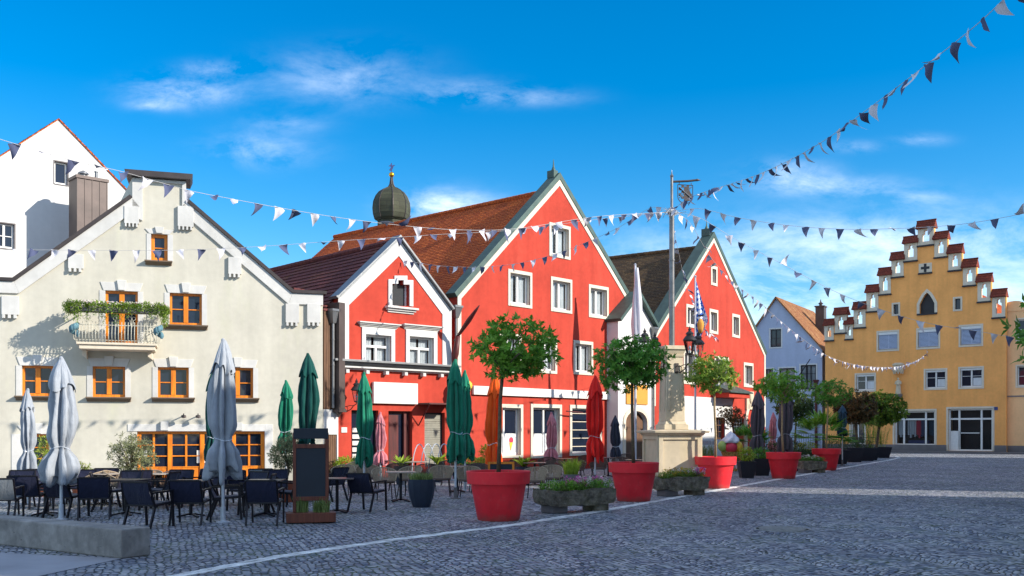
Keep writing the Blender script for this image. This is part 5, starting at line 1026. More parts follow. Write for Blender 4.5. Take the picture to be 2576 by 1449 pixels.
# hanging ice cream sign on the red corner
p = at(1167, 975, 39.3); t = thing('ice_cream_sign', 'ice cream cone sign on the wall corner of the big red house', 'sign', p); mb = MB(); mb.tube([(0, 0, -.9), (0, 0, -.05)], .02, 14, .3); mb.build('cone', M['waffle'], t, smooth=40); mb = MB(); mb.sphere((-.1, 0, .1), .24); mb.build('scoop', M['icewhite'], t, smooth=True); mb = MB(); mb.sphere((.14, -.05, .08), .2); mb.build('scoop', M['iceyel'], t, smooth=True); mb = MB(); mb.tube([(0, 0, .2), (-.4, .6, .3)], .03, 6); mb.build('arm', M['blackiron'], t)

# ================================================================ closed parasols
def parasol(label, x, Y, ytop, yhem, wpx, mat, group, seed=0, strap=.74, flap=.25, name='parasol', style=0, foot=None):
    from mathutils import noise as mn
    rn = random.Random(seed); X = (x-CX)/FPX*Y; zt_ = EYE+(HY-ytop)/FPX*Y; zh = EYE+(HY-yhem)/FPX*Y; R = wpx/2/FPX*Y/1.06; h = zt_-zh; t = thing(name, label, 'parasol', (X, Y, 0), rn.random()*6, group)
    mb = MB(); mb.tube([(0, 0, .06), (0, 0, zt_-.05)], .03 if R > .18 else .02, 10); mb.build('pole', M['polewhite'], t, smooth=40)
    mb = MB(); mb.lathe([(.13, 0), (.13, .02), (.05, .04), (.045, .3)], 16); mb.build('base', M['plinth'] if style else M['polewhite'], t, smooth=30)
    ph = rn.uniform(0, 6); nf = 8; am = [rn.uniform(.55, 1.25) for _ in range(nf)]; wid = [rn.uniform(-.22, .22) for _ in range(nf)]
    def rad(f):
        pts = [(0, .10), (.03, .2), (.10, .40), (.2, .58), (.35, .76), (.52, .86), (.64, .82), (strap-.03, .62), (strap, .54), (strap+.03, .62), (strap+.09, .98 if style == 0 else .84), (strap+.17, 1.14 if style == 0 else .9), (1.03, 1.1 if style == 0 else .86)]
        for (a, ra), (b, rb_) in zip(pts[:-1], pts[1:]):
            if f <= b: return ra+(rb_-ra)*(f-a)/(b-a)
        return pts[-1][1]
    def shape(a, f, k, dep, lower=False):
        s_ = a/(2*pi)*nf; i = int(s_) % nf; fr = s_-int(s_); tw = .5*sin(f*3+ph)+.35*f
        amp = (am[i]*(1-fr)+am[(i+1) % nf]*fr)*dep*min(1, f*2.2+.25)
        c_ = abs(sin(nf*a/2+tw+wid[i]*4*fr*(1-fr)*2)); fine_ = abs(sin(nf*a*1.5+tw*2+ph))
        n_ = mn.noise(Vector((cos(a)*1.6, sin(a)*1.6, f*5+seed)))
        r = rad(f)*k*R*.97*(1-amp*(1-c_)**1.0+.10*dep*fine_+(.26 if style == 0 else .14)*n_+ (.10*mn.noise(Vector((cos(a)*4, sin(a)*4, f*14+seed))) if f > strap-.05 else .04*mn.noise(Vector((cos(a)*5, sin(a)*5, f*9+seed)))))
        sx = .07*R*sin(f*5+ph); sy = .05*R*cos(f*4+ph)
        return r*cos(a+tw*.25)+sx, r*sin(a+tw*.25)+sy
    N_ = 96; rows = 46; vs = []
    for j in range(rows+1):
        f = j/rows
        for i in range(N_):
            a = 2*pi*i/N_; x_, y_ = shape(a, f, 1, .80 if abs(f-strap) > .04 else .45); z = zt_-f*h
            if f > .86: z += (f-.86)/.14*h*(.09*mn.noise(Vector((cos(a)*2.2, sin(a)*2.2, seed*3)))+.035*sin(4*a+ph)-.01)
            vs.append((x_, y_, z))
    for j in range(3):                                    # hem turned inwards
        for i in range(N_):
            x_, y_, z = vs[rows*N_+i]; k = (.9, .65, .3)[j]; vs.append((x_*k, y_*k, z+(.0, .04, .12)[j]*h*.6))
    R_ = rows+3; mb = MB(); mb.add(vs, [(j*N_+i, j*N_+(i+1) % N_, (j+1)*N_+(i+1) % N_, (j+1)*N_+i) for j in range(R_) for i in range(N_)]); c = mb.build('canopy', M[mat], t, smooth=True, uv=False, fix=False)
    vs = []; rw = 12                                      # loose outer cap of the vent, hanging in uneven points
    for j in range(rw+1):
        for i in range(N_):
            a = 2*pi*i/N_; point = .5+.5*mn.noise(Vector((cos(a)*1.7, sin(a)*1.7, seed*7.3)))*1.6+.18*abs(sin(2*a+ph)); ff = j/rw*flap*(.62+.5*point); x_, y_ = shape(a, ff, 1.10+.16*j/rw, .42); vs.append((x_, y_, zt_+.02-ff*h))
    mb = MB(); mb.add(vs, [(j*N_+i, j*N_+(i+1) % N_, (j+1)*N_+(i+1) % N_, (j+1)*N_+i) for j in range(rw) for i in range(N_)]); mb.build('top_flap', M[mat], c, smooth=True, uv=False, fix=False)
    mb = MB(); mb.tube([(*shape(a, strap, 1.06, .2), zt_-h*(strap+.012*sin(a*2))) for a in [i*2*pi/30 for i in range(31)]], .010, 5); mb.build('strap', M['polewhite'], c)
    mb = MB(); mb.lathe([(.02, zt_+.05), (.035, zt_+.03), (.04, zt_-.06)], 8); mb.build('tip', M[mat], c)
    return t
gw, gg, gp_, gr = 'closed grey parasols in front of the cream house', 'closed green parasols', 'closed faded pink parasols', 'closed red and orange parasols'
parasol('small closed grey parasol nearest the left edge', 70, 24, 982, 1187, 46, 'fab_grey', gw, 1)
parasol('large closed grey parasol with sunlit top, second from the left edge', 154, 19.6, 903, 1206, 86, 'fab_grey', gw, 2)
parasol('tallest closed grey parasol with its lower folds tied in a bulge, left of the chalkboard', 561, 19, 858, 1192, 86, 'fab_grey', gw, 3)
parasol('closed dark green parasol hidden behind the tallest grey parasol', 536, 25, 935, 1160, 50, 'fab_dkgreen', gg, 4, style=1)
parasol('lighter green closed parasol, the smaller one just left of the tall dark green one', 719, 29, 960, 1130, 46, 'fab_green', gg, 5, style=1)
parasol('tall dark green closed parasol behind the chalkboard', 774, 24.5, 893, 1112, 66, 'fab_dkgreen', gg, 6, style=1, strap=.93)
parasol('green closed parasol in front of the blank shop sign', 916, 27, 940, 1160, 52, 'fab_green', gg, 7, style=1)
parasol('green closed parasol on a silver pole left of the biggest red pot', 1146, 25.6, 908, 1153, 58, 'fab_green', gg, 8, style=1)
parasol('green closed parasol half hidden behind another, beside the ice cream sign', 1170, 29, 935, 1148, 44, 'fab_green', gg, 9)
parasol('small closed pink parasol by the doors of the small red house', 957, 34, 1040, 1166, 34, 'fab_pink', gp_, 10)
parasol('small closed pink parasol before the white shop windows of the big red house', 1387, 37, 1040, 1158, 32, 'fab_pink', gp_, 11)
parasol('closed orange parasol partly behind the trunk of the nearest potted tree', 1243, 31, 938, 1180, 52, 'fab_orange', gr, 12, style=1)
parasol('closed bright red parasol at the right end of the big red house', 1497, 33, 948, 1152, 56, 'fab_red', gr, 13, style=1)
parasol('small closed charcoal parasol by the arched door of the white building', 1548, 40, 1048, 1150, 32, 'fab_dark', 'closed dark parasols', 14, style=1)
parasol('closed taupe parasol left of the fourth potted tree', 1906, 43, 985, 1135, 44, 'fab_taupe', 'closed dark parasols', 15, style=1)
parasol('closed taupe parasol right behind the trunk of the fourth potted tree', 1976, 44, 975, 1135, 48, 'fab_taupe', 'closed dark parasols', 16, style=1)
parasol('small closed pink parasol between the two taupe ones', 1945, 48, 1040, 1130, 24, 'fab_pink', gp_, 17)
parasol('closed slate blue parasol before the far maple trees', 2119, 50, 1022, 1095, 30, 'fab_teal', 'closed dark parasols', 18, style=1)

# ================================================================ big red pots with standard trees
def tree(t, z0, zc, rx, rz, leafm, n, Lf, seed, trunkm='bark', lean=0, whorl=6, tr=.04, W_=.38, ry=None, cxo=None):
    rn = random.Random(seed); mb = MB(); top = Vector((lean, 0, zc-rz*.55)); cxo = lean if cxo is None else cxo; ry = rx if ry is None else ry
    tp = [Vector((0, 0, z0)), Vector((lean*.3+rn.uniform(-.035, .035), rn.uniform(-.03, .03), z0+(top.z-z0)*.35)), Vector((lean*.6+rn.uniform(-.02, .02), .01, z0+(top.z-z0)*.7)), top]; mb.tube(tp, tr, 9, tr*.75); mb.build('trunk', M[trunkm], t, smooth=True)
    mb = MB(); cm = MB(); br = []
    for k in range(16):
        a = k*2.4+rn.uniform(-.3, .3); e = rn.uniform(-.2, 1.2); d = Vector((cos(a)*cos(e)*rx, sin(a)*cos(e)*ry, sin(e)*rz)); c = Vector((cxo, 0, zc)); end = c+d*rn.uniform(.75, .95); end.z = max(end.z, zc-rz*.8)
        midp = top+(end-top)*.5+Vector((rn.uniform(-.05, .05), rn.uniform(-.05, .05), rn.uniform(0, .06))); mb.tube([top-Vector((0, 0, .05*rn.random())), midp, end], tr*.42, 5, tr*.12); br.append((midp, end))
    mb.build('limb', M[trunkm], t)
    lumps = [(Vector((rn.uniform(-1, 1), rn.uniform(-1, 1), rn.uniform(-.9, 1))), rn.uniform(-.35, .25)) for _ in range(14)]
    gaps = [Vector((rn.gauss(0, 1), rn.gauss(0, 1), rn.gauss(0, .6))).normalized() for _ in range(9)]
    for i in range(n):
        d = Vector((rn.gauss(0, 1), rn.gauss(0, 1), rn.gauss(0, .9))).normalized(); r = rn.random()**.36*(1.13 if rn.random() < .08 else 1)
        for l, a_ in lumps: r *= 1+a_*max(0, d.dot(l.normalized())-.72)*2.6
        if d.z < -.35: r *= .86
        p = Vector((cxo+d.x*rx*r, d.y*ry*r, zc+d.z*rz*r))
        gap = max(d.dot(g_) for g_ in gaps)
        if gap > .9 and rn.random() < .75: continue
        out = (d+Vector((rn.gauss(0, .35), rn.gauss(0, .35), rn.gauss(.35, .35)))).normalized(); w1 = out.cross(Vector((0, 0, 1))); w1 = (w1 if w1.length > .1 else Vector((1, 0, 0))).normalized(); w2 = out.cross(w1)
        st_ = rn.random()*6
        for k in range(whorl):
            a = st_+k*2*pi/whorl; op = rn.uniform(.5, 1.1); dd = (out*(1.25-op*.75)+(w1*cos(a)+w2*sin(a))*op).normalized(); leafquad(cm, p+dd*.01, dd, out, Lf*rn.uniform(.5, 1.25), Lf*W_*rn.uniform(.85, 1.15), rn.uniform(.1, .35))
    cm.build('crown', M[leafm], t, uv=False, fix=False)
g = 'standard trees in big red pots along the square'
pots = [(1254, 1313, 'nearest and biggest red pot with a dense round standard tree', (1296, 882), 106, 86, 'leaf', 520, 1.0, 1265),
        (1594, 1263, 'second red pot with standard tree, in front of the stone column base', (1586, 918), 100, 74, 'leaf_dark', 760, 1.0, 1590),
        (1800, 1230, 'third red pot, the one in sunlight, with bright standard tree', (1786, 942), 74, 52, 'leaf_yel2', 520, .9, 1797),
        (1971, 1205, 'fourth red pot with standard tree before the taupe parasols', (1962, 974), 74, 42, 'leaf', 520, .95, 1967),
        (2079, 1184, 'farthest and smallest red pot with standard tree', (2088, 990), 56, 40, 'leaf_dark', 420, .95, 2083)]
for k, (x, y, lb, (cx, cy), wr, hr, lm, n, ls, tx) in enumerate(pots):
    X, Y, _ = gp(x, y); Y += .45; X = (x-CX)/FPX*Y; t = thing('potted_tree', lb, 'potted tree', (X, Y, 0), 0, g); s = Y/19.6*.965 if False else 1
    mb = MB(); mb.lathe([(.40, 0), (.415, .02), (.545, .70), (.55, .715), (.615, .72), (.635, .955), (.625, .965), (.575, .96), (.565, .84)], 56, cap=False); mb.lathe([(.0, .005), (.4, .0)], 56, cap=False); mb.build('pot', M['potred'], t, smooth=35)
    mb = MB(); mb.lathe([(.0, .87), (.3, .88), (.568, .85)], 24, cap=False); mb.build('soil', M['soil'], t, smooth=True)
    zc = EYE+(HY-cy)/FPX*Y; ln_ = (cx-x)/FPX*Y; tr0 = (tx-x)/FPX*Y
    tree(t, .86, zc, wr/FPX*Y, hr/FPX*Y, lm, int(n*1.15), .14*ls, 40+k, 'bark' if k in (0, 1) else 'barkpale', tr0, 7, .045 if k < 2 else .04, cxo=ln_)
    mb = MB(); rn = random.Random(k); blades(mb, (0, 0, .86), 60, .4, .10, .012, rn); mb.build('weeds', M['grassy'], t, uv=False, fix=False)

# ================================================================ stone troughs with flowers
def trough(label, x, y, wpx, rz, L_, D_, H_, seed, fl, feet=True):
    X, Y, _ = gp(x, y); Y += D_/2; X = (x-CX)/FPX*Y; rn = random.Random(seed); t = thing('stone_trough', label, 'trough', (X, Y, 0), rz, 'old stone troughs planted with flowers'); z0 = .14
    import bmesh
    bm = bmesh.new(); bmesh.ops.create_cube(bm, size=1); bmesh.ops.subdivide_edges(bm, edges=bm.edges, cuts=13, use_grid_fill=True)
    from mathutils import noise as mn
    for v in bm.verts:
        c = v.co; tz = c.z+.5; k = .93+.07*tz; inner = abs(c.x) < .44 and abs(c.y) < .40 and c.z > .45; c.x *= L_*k; c.y *= D_*(.92+.08*tz); c.z = z0+H_*tz-(.1 if inner else 0)
        o = mn.noise_vector(Vector((c.x*3+seed, c.y*3, c.z*4)))*.045+mn.noise_vector(Vector((c.x*9, c.y*9+seed, c.z*9)))*.022+mn.noise_vector(Vector((c.x*20, c.y*20+seed, c.z*20)))*.01; v.co = c+o
        v.co.z += .05*max(0, .25-tz)*4*(abs(c.x)/L_*2)**4
    me = bpy.data.meshes.new('basin'); bm.to_mesh(me); bm.free(); me.materials.append(M['trough']); o = bpy.data.objects.new('basin', me); COL.objects.link(o); o.parent = t
    for sx in (-.3, .3): mb = MB(); mb.box(L_*sx-.2, L_*sx+.2, -D_*.36, D_*.36, 0, z0+.06); mb.build('foot', M['plinth'] if sx < 0 else M['trough'], t, bevel=.02)
    mb = MB(); mb.box(-L_*.43, L_*.43, -D_*.36, D_*.36, z0+H_-.12, z0+H_-.05); mb.build('soil', M['soil'], t)
    mb = MB(); fm = {}
    for i in range(int(L_*55)):
        px_ = rn.uniform(-.44, .44)*L_; py = rn.uniform(-.4, .36)*D_; hh = rn.uniform(.05, .2); cloud(mb, (px_, py, z0+H_+hh*.5), (.1, .1, hh*.6), 26, .06, .024, rn, .2)
    for sx in range(int(L_*16)):
        px_ = rn.uniform(-.44, .44)*L_
        for f, (ml, lo, hi) in enumerate(fl):
            if lo <= px_/L_+.5 <= hi and rn.random() < .8:
                m2 = fm.setdefault(ml, MB()); cx_, cy_ = px_+rn.uniform(-.05, .05), rn.uniform(-.42, .3)*D_
                for q_ in range(4): cloud(m2, (cx_+rn.uniform(-.03, .03), cy_, z0+H_+rn.uniform(.08, .24)), (.035, .035, .02), 7, .035, .03, rn, .5)
    mb.build('foliage', M['leaf' if seed == 3 else 'leaf_yel2' if seed == 5 else 'leaf_dark'], t, uv=False, fix=False); mb = MB(); blades(mb, (0, 0, z0+H_), int(L_*70), D_*.4, .22, .012, rn)
    for i in range(int(L_*90)): blades(mb, (rn.uniform(-.42, .42)*L_, rn.uniform(-.35, .3)*D_, z0+H_-.04), 1, .02, .26, .012, rn)
    mb.build('grass', M['grassy'], t, uv=False, fix=False)
    for ml, m2 in fm.items(): m2.build('flowers', M[ml], t, uv=False, fix=False)
    return t
trough('long dark stone trough with pink flowers between the first and second red pots', 1447, 1290, 190, radians(33), 1.85, .62, .36, 3, [('flower_pink', .35, .9), ('flower_white', .5, 1)])
trough('stone trough with yellow and purple flowers in front of the column pedestal', 1713, 1248, 135, radians(30), 1.55, .6, .36, 5, [('flower_yel', .1, .8), ('flower_white', .3, .9), ('flower_pink', .7, .95)])
trough('small stone trough between the fourth and last red pots', 2042, 1190, 70, radians(20), 1.15, .55, .36, 7, [('flower_white', .1, .8), ('icepink', .8, 1)])
# ================================================================ planters
def planter(label, x, y, mat, shape, w_, h_, plant, seed, rz=0, name='planter', top=None):
    X, Y, _ = gp(x, y); Y += w_/2; X = (x-CX)/FPX*Y; rn = random.Random(seed); t = thing(name, label, 'planter', (X, Y, 0), rz); mb = MB()
    if shape == 'round': mb.lathe([(w_*.30, 0), (w_*.32, .01), (w_*.43, h_*.35), (w_*.49, h_*.7), (w_*.5, h_), (w_*.46, h_), (w_*.45, h_-.06)], 8 if False else 12, cap=False)
    else: mb.add([], []); mb.taper(0, 0, 0, h_-.001, w_*.36, w_*.36, w_*.5, w_*.5)
    mb.build('pot', M[mat], t, smooth=25 if shape == 'round' else False, bevel=0 if shape == 'round' else .01)
    mb = MB(); mb.lathe([(.0, h_-.03 if shape == 'round' else h_+.01), (w_*.44, h_-.05 if shape == 'round' else h_+.004)], 16, cap=False); mb.build('soil', M['soil'], t)
    mb = MB(); kind, ph, lm = plant
    if kind == 'grass': blades(mb, (0, 0, h_-.03), 420, w_*.4, ph, .014, rn, .8)
    elif kind == 'bush': cloud(mb, (0, 0, h_+ph*.45), (w_*.52, w_*.5, ph*.55), int(500*max(1, w_)), .10, .045, rn, .3)
    elif kind == 'broad': 
        for i in range(26): a = rn.random()*6.28; d = Vector((cos(a), sin(a), rn.uniform(.4, 1.6))); leafquad(mb, Vector((0, 0, h_-.02)), d, Vector((0, 0, 1)), ph*rn.uniform(.8, 1.2), ph*.26, .3)
    elif kind == 'bamboo':
        st_ = MB()
        for i in range(16):
            a = rn.random()*6.28; r = rn.uniform(0, w_*.3); b_ = Vector((r*cos(a), r*sin(a), h_)); e_ = b_+Vector((cos(a)*.3, sin(a)*.3, ph*rn.uniform(.7, 1.05))); st_.tube([b_, (b_+e_)/2+Vector((0, 0, .1)), e_], .01, 4)
            for k in range(36): p = b_+(e_-b_)*rn.uniform(.2, 1); leafquad(mb, p, Vector((rn.gauss(0, 1), rn.gauss(0, 1), rn.uniform(-.6, .4))), Vector((0, 0, 1)), .2, .022, .2)
        st_.build('stem', M['leaf_lime'], t, uv=False, fix=False)
    elif kind == 'palm':
        for i in range(34):
            a = rn.random()*6.28; e = rn.uniform(.15, 1.3); d = Vector((cos(a)*cos(e), sin(a)*cos(e), sin(e))); c = Vector((0, 0, h_+ph*.2))+d*ph*.55
            for k in range(11): b_ = (k-5)/5*1.2; s_ = d.cross(Vector((0, 0, 1))).normalized(); leafquad(mb, c, d*cos(b_)+s_*sin(b_)+Vector((0, 0, -.15)), Vector((0, 0, 1)), ph*.46, ph*.06, .2)
    elif kind == 'lavender':
        blades(mb, (0, 0, h_-.03), 300, w_*.45, ph, .012, rn, .5); m2 = MB()
        for i in range(80): a = rn.random()*6.28; r = w_*.5*sqrt(rn.random()); m2.tube([(r*cos(a), r*sin(a), h_+ph*.8), (r*cos(a), r*sin(a), h_+ph*1.05)], .012, 4)
        m2.build('flowers', M['fab_grey'], t, uv=False)
    mb.build('plant', M[lm], t, uv=False, fix=False); return t
planter('navy round planter with low grass among the café chairs', 1060, 1278, 'potnavy', 'round', .64, .64, ('grass', .2, 'grassy'), 1)
planter('dark square planter with fern right of the third red pot', 1878, 1203, 'potblack', 'sq', .62, .62, ('bush', .5, 'leaf_lime'), 2)
planter('dark square planter with green shrub just left of the fourth red pot', 1914, 1197, 'potblack', 'sq', .7, .66, ('bush', .4, 'leaf_dark'), 3)
planter('low dark planter with ground cover behind the fourth red pot', 2018, 1186, 'potblack', 'sq', .8, .6, ('bush', .35, 'leaf_deep'), 4)
planter('dark planter with spreading fan palm behind the last red pot', 2065, 1172, 'potblack', 'sq', .8, .7, ('palm', 1.9, 'leaf'), 5)
planter('dark planter with palm behind the coloured ice cream figure', 1885, 1178, 'potblack', 'sq', .7, .6, ('palm', 1.4, 'leaf_dark'), 6)
planter('black planter with shrub right of the last red pot', 2145, 1163, 'potblack', 'sq', 1.0, .8, ('bush', .6, 'leaf_deep'), 7)
planter('tall bamboo in a black planter beside the far maple', 2188, 1158, 'potblack', 'sq', .9, .75, ('bamboo', 2.0, 'leaf'), 8)
planter('dark planter with leafy plants near the end of the white line', 2218, 1152, 'potblack', 'sq', 1.0, .7, ('bamboo', 1.3, 'leaf_dark'), 9)
planter('lavender planter left of the column pedestal', 1640, 1182, 'potblack', 'sq', .8, .6, ('lavender', .65, 'grassy'), 10)
planter('lavender planter right of the column pedestal', 1770, 1188, 'potblack', 'sq', 1.0, .6, ('lavender', .7, 'grassy'), 11)
planter('bright green grass pot behind the long stone trough', 1437, 1232, 'plinth', 'round', .5, .45, ('grass', .55, 'leaf_lime'), 12)
planter('feathery grass pot left of the green parasol, among café tables', 905, 1212, 'potnavy', 'round', .55, .5, ('grass', .5, 'grassy'), 13)
planter('yellow green shrub pot by the plank door', 868, 1208, 'potnavy', 'sq', .8, .45, ('bush', .35, 'leaf_lime'), 14)
planter('broad leaved plant in a pot between café tables in front of the dark doors', 1010, 1220, 'potnavy', 'round', .5, .6, ('broad', .45, 'leaf_lime'), 15)
planter('broad leaved plant near the roller shutter window', 1100, 1213, 'potnavy', 'round', .5, .6, ('broad', .5, 'leaf_lime'), 16)
planter('round clipped shrub between green and orange parasols', 1222, 1200, 'potnavy', 'round', .5, .5, ('bush', .75, 'leaf_lime'), 17)
planter('broad leaved plant right of the small chalkboard', 1316, 1222, 'potnavy', 'round', .5, .6, ('broad', .45, 'leaf_lime'), 18)
planter('window box shrub under the right shop window of the big red house', 1452, 1175, 'potnavy', 'sq', 1.6, 1.0, ('bush', .5, 'leaf_olive'), 19)
planter('low green box plant row behind the green parasol pole', 1180, 1208, 'potnavy', 'sq', 1.4, .55, ('bush', .22, 'leaf_lime'), 20)
for x_, y_, hh_, lb_ in ((1945, 1180, .45, 'black planter with clipped hedge below the small pink parasol'), (1990, 1172, .5, 'black planter with clipped hedge behind the fourth red pot'), (2030, 1170, .4, 'black planter with clipped hedge left of the fan palm'), (2100, 1168, .5, 'black planter with clipped hedge right of the fan palm'), (2170, 1160, .5, 'black planter with clipped hedge under the maples')):
    planter(lb_, x_, y_, 'potblack', 'sq', 1.3, .75, ('bush', hh_, 'leaf_deep' if x_ != 2030 else 'leaf_lime'), x_)
def small_tree(label, x, y, cx, cy, wr, hr, lm, n, L_, seed, pot=None, name='tree', cat='tree', W_=.4, whorl=5, tr=.04, ph=.5, trunk='bark'):
    X, Y, _ = gp(x, y); t = thing(name, label, cat, (X, Y, 0), 0)
    if pot: mb = MB(); mb.lathe([(.24, 0), (.33, ph), (.29, ph), (.28, ph-.05)], 20, cap=False); mb.build('pot', M[pot], t, smooth=40); mb = MB(); mb.lathe([(0, ph-.06), (.29, ph-.06)], 14, cap=False); mb.build('soil', M['soil'], t)
    tree(t, ph-.1 if pot else 0, EYE+(HY-cy)/FPX*Y, wr/FPX*Y, hr/FPX*Y, lm, n, L_, seed, trunk, (cx-x)/FPX*Y, whorl, tr, W_); return t
small_tree('airy olive tree in a pot before the orange glazed doors', 340, 1262, 330, 1145, 58, 64, 'leaf_olive', 900, .085, 71, 'terracotta', 'olive_tree', 'olive tree', .25)
small_tree('olive tree in a pot just left of the chalkboard', 722, 1262, 725, 1142, 46, 56, 'leaf_olive', 760, .09, 72, 'terracotta', 'olive_tree', 'olive tree', .25)
small_tree('yellowish shrub behind the two left parasols', 118, 1248, 122, 1155, 42, 52, 'leaf_yel', 360, .1, 73, 'terracotta', 'shrub', 'shrub', .28)
small_tree('yellow shrub low between the second parasol and cream wall', 206, 1240, 206, 1185, 22, 24, 'leaf_yel', 160, .09, 74, 'terracotta', 'shrub', 'shrub', .28)
small_tree('flat topped reddish tree by the white wall of the right red house', 1858, 1180, 1842, 1048, 36, 30, 'leaf_maroon', 300, .12, 75, None, 'tree', 'tree', .45, tr=.05)
small_tree('dark leafed round tree behind the fourth and fifth potted trees', 2000, 1160, 2003, 1030, 52, 42, 'leaf_deep', 900, .17, 76, None, 'tree', 'tree', .5, tr=.06)
small_tree('broad maple with brownish left side before the stepped house', 2158, 1158, 2152, 1028, 52, 42, 'leaf_maroon', 1100, .2, 77, None, 'maple_tree', 'tree', .5, tr=.09)
small_tree('bright green broad maple nearest the shop window of the stepped house', 2200, 1152, 2215, 1032, 64, 46, 'leaf_maple', 1400, .22, 78, None, 'maple_tree', 'tree', .5, tr=.1)
# tree whose twigs reach in at the right edge
t = thing('chestnut_tree', 'tree at the right edge with a few leafy twigs reaching into view', 'tree', (13.42, 21.6, 0)); tree(t, 0, 3.95, 2.15, 1.5, 'leaf_dark', 900, .26, 91, 'bark', 0, 6, .12, .35)

# ================================================================ chalkboards and little things
X, Y, _ = gp(775, 1318); t = thing('chalkboard_stand', 'tall blank chalkboard in a wooden frame standing on a wooden plant box', 'sign', (X, Y+.25, 0), radians(14)); s_ = Y/FPX
mb = MB(); mb.box(-.46, .46, -.22, .22, .02, .2); mb.build('plant_box', M['darkwood'], t, bevel=.01); zt_ = 1.72; hw = .275
mb = MB(); [mb.box(a-.03, a+.03, -.04, .03, .2, zt_) for a in (-hw-.03, hw+.03)]; mb.box(-hw, hw, -.035, .025, zt_-.3, zt_-.22); mb.box(-hw, hw, -.035, .025, .42, .5); mb.build('frame', M['darkwood'], t, bevel=.006)
mb = MB(); mb.box(-hw, hw, -.02, .01, .5, zt_-.3); mb.build('board', M['slate'], t); mb = MB(); mb.box(-hw-.05, hw+.05, -.05, .04, zt_-.12, zt_+.08); mb.build('header_board', M['slate'], t, bevel=.006)
mb = MB(); rn = random.Random(6); blades(mb, (-.18, .08, .2), 150, .14, .34, .012, rn); blades(mb, (.2, .02, .2), 200, .16, .3, .012, rn); cloud(mb, (.2, -.05, .3), (.14, .1, .08), 160, .05, .02, rn, .1); mb.build('plants', M['grassy'], t, uv=False, fix=False)
X, Y, _ = gp(1260, 1250); t = thing('chalkboard_sign', 'small wooden framed chalkboard behind the biggest red pot', 'sign', (X, Y+.6, 0), 0); zz0 = EYE+(HY-1192)/FPX*Y; mb = MB(); a = .36; mb.box(-a, a, -.02, .02, zz0+.24, zz0+.3); mb.box(-a, a, -.02, .02, zz0-.1, zz0-.04); mb.box(-a, -a+.06, -.02, .02, zz0-.04, zz0+.24); mb.box(a-.06, a, -.02, .02, zz0-.04, zz0+.24)
for q_ in (-.3, .3): mb.bar((q_, 0, zz0-.1), (q_, .05, 0), .04, .04)
mb.build('frame', M['orangewood'], t); mb = MB(); mb.box(-a+.06, a-.06, -.008, .012, zz0-.04, zz0+.24); mb.build('board', M['slate'], t)
X, Y, _ = gp(1838, 1185); t = thing('ice_cream_figure', 'giant ice cream cone figure with coloured scoops behind the third red pot', 'statue', (X, Y, 0)); k = Y/FPX
zb = EYE+(HY-1126)*k; mb = MB(); mb.tube([(0, 0, 0), (0, 0, .1)], .3, 18); mb.tube([(0, 0, .1), (0, 0, zb-.18)], .12, 18, .42); mb.build('cone', M['waffle'], t, smooth=40)
for c, r, ml in (((0, -.1, .02), .27, 'icepink'), ((-.3, .05, .06), .25, 'icegreen'), ((.3, .05, .04), .25, 'iceyel')): mb = MB(); mb.sphere((c[0], c[1], zb+c[2]), r, 18, 12); mb.build('scoop', M[ml], t, smooth=True)
mb = MB(); mb.lathe([(.34, zb+.2), (.38, zb+.3), (.3, zb+.42), (.22, zb+.5), (.18, zb+.58), (.08, zb+.66), (.01, zb+.72)], 20, fn=lambda r, a, z, i: (r*cos(a+z*3)*(1+.15*sin(5*a)), r*sin(a+z*3)*(1+.15*sin(5*a)), z)); mb.build('cream_swirl', M['icewhite'], t, smooth=True)
# ================================================================ café furniture
def sling_chair(label, pale=False):
    t = thing('cafe_chair', label, 'chair', (0, 0, 0), 0, 'dark mesh café chairs'); fm = M['chairframe']; sm = M['sling_pale' if pale else 'sling']; w_ = .27
    vs = []; n = 6
    for i in range(n+1):
        f = i/n; y = -.23-.15*f-.03*sin(f*pi); z = .44+.39*f
        for x in (-w_, w_): vs += [(x, y, z), (x, y-.018, z)]
    mb = MB(); mb.add(vs, [f_ for i in range(n) for f_ in ((4*i, 4*i+2, 4*i+6, 4*i+4), (4*i+1, 4*i+5, 4*i+7, 4*i+3), (4*i, 4*i+4, 4*i+5, 4*i+1), (4*i+2, 4*i+3, 4*i+7, 4*i+6))]+[(4*n, 4*n+2, 4*n+3, 4*n+1)]); mb.build('backrest', sm, t, smooth=30)
    mb = MB(); mb.add([(-w_, -.24, .42), (w_, -.24, .42), (w_, .24, .45), (-w_, .24, .45), (-w_, -.24, .44), (w_, -.24, .44), (w_, .24, .47), (-w_, .24, .47)], ((0, 3, 2, 1), (4, 5, 6, 7), (0, 1, 5, 4), (2, 3, 7, 6), (1, 2, 6, 5), (0, 4, 7, 3))); mb.build('seat', sm, t)
    for sx in (-1, 1):
        x = sx*(w_+.015); mb = MB(); mb.bar((x, -.22, .40), (x, -.39, .835), .028, .035); mb.bar((x, -.26, .41), (x, .26, .44), .028, .035); mb.bar((x, -.30, .64), (sx*(w_+.03), .27, .66), .045, .03); mb.build('side_frame', fm, t)
        mb = MB(); mb.bar((sx*(w_+.03), .25, .65), (sx*(w_+.02), .30, 0), .03, .045); mb.build('leg', fm, t); mb = MB(); mb.bar((x, -.2, .42), (x, -.36, 0), .03, .045); mb.build('leg', fm, t)
    for y_, z_ in ((-.39, .835), (.26, .43), (-.24, .41)): mb = MB(); mb.bar((-w_, y_, z_), (w_, y_, z_), .03, .028); mb.build('crossbar', fm, t)
    return t
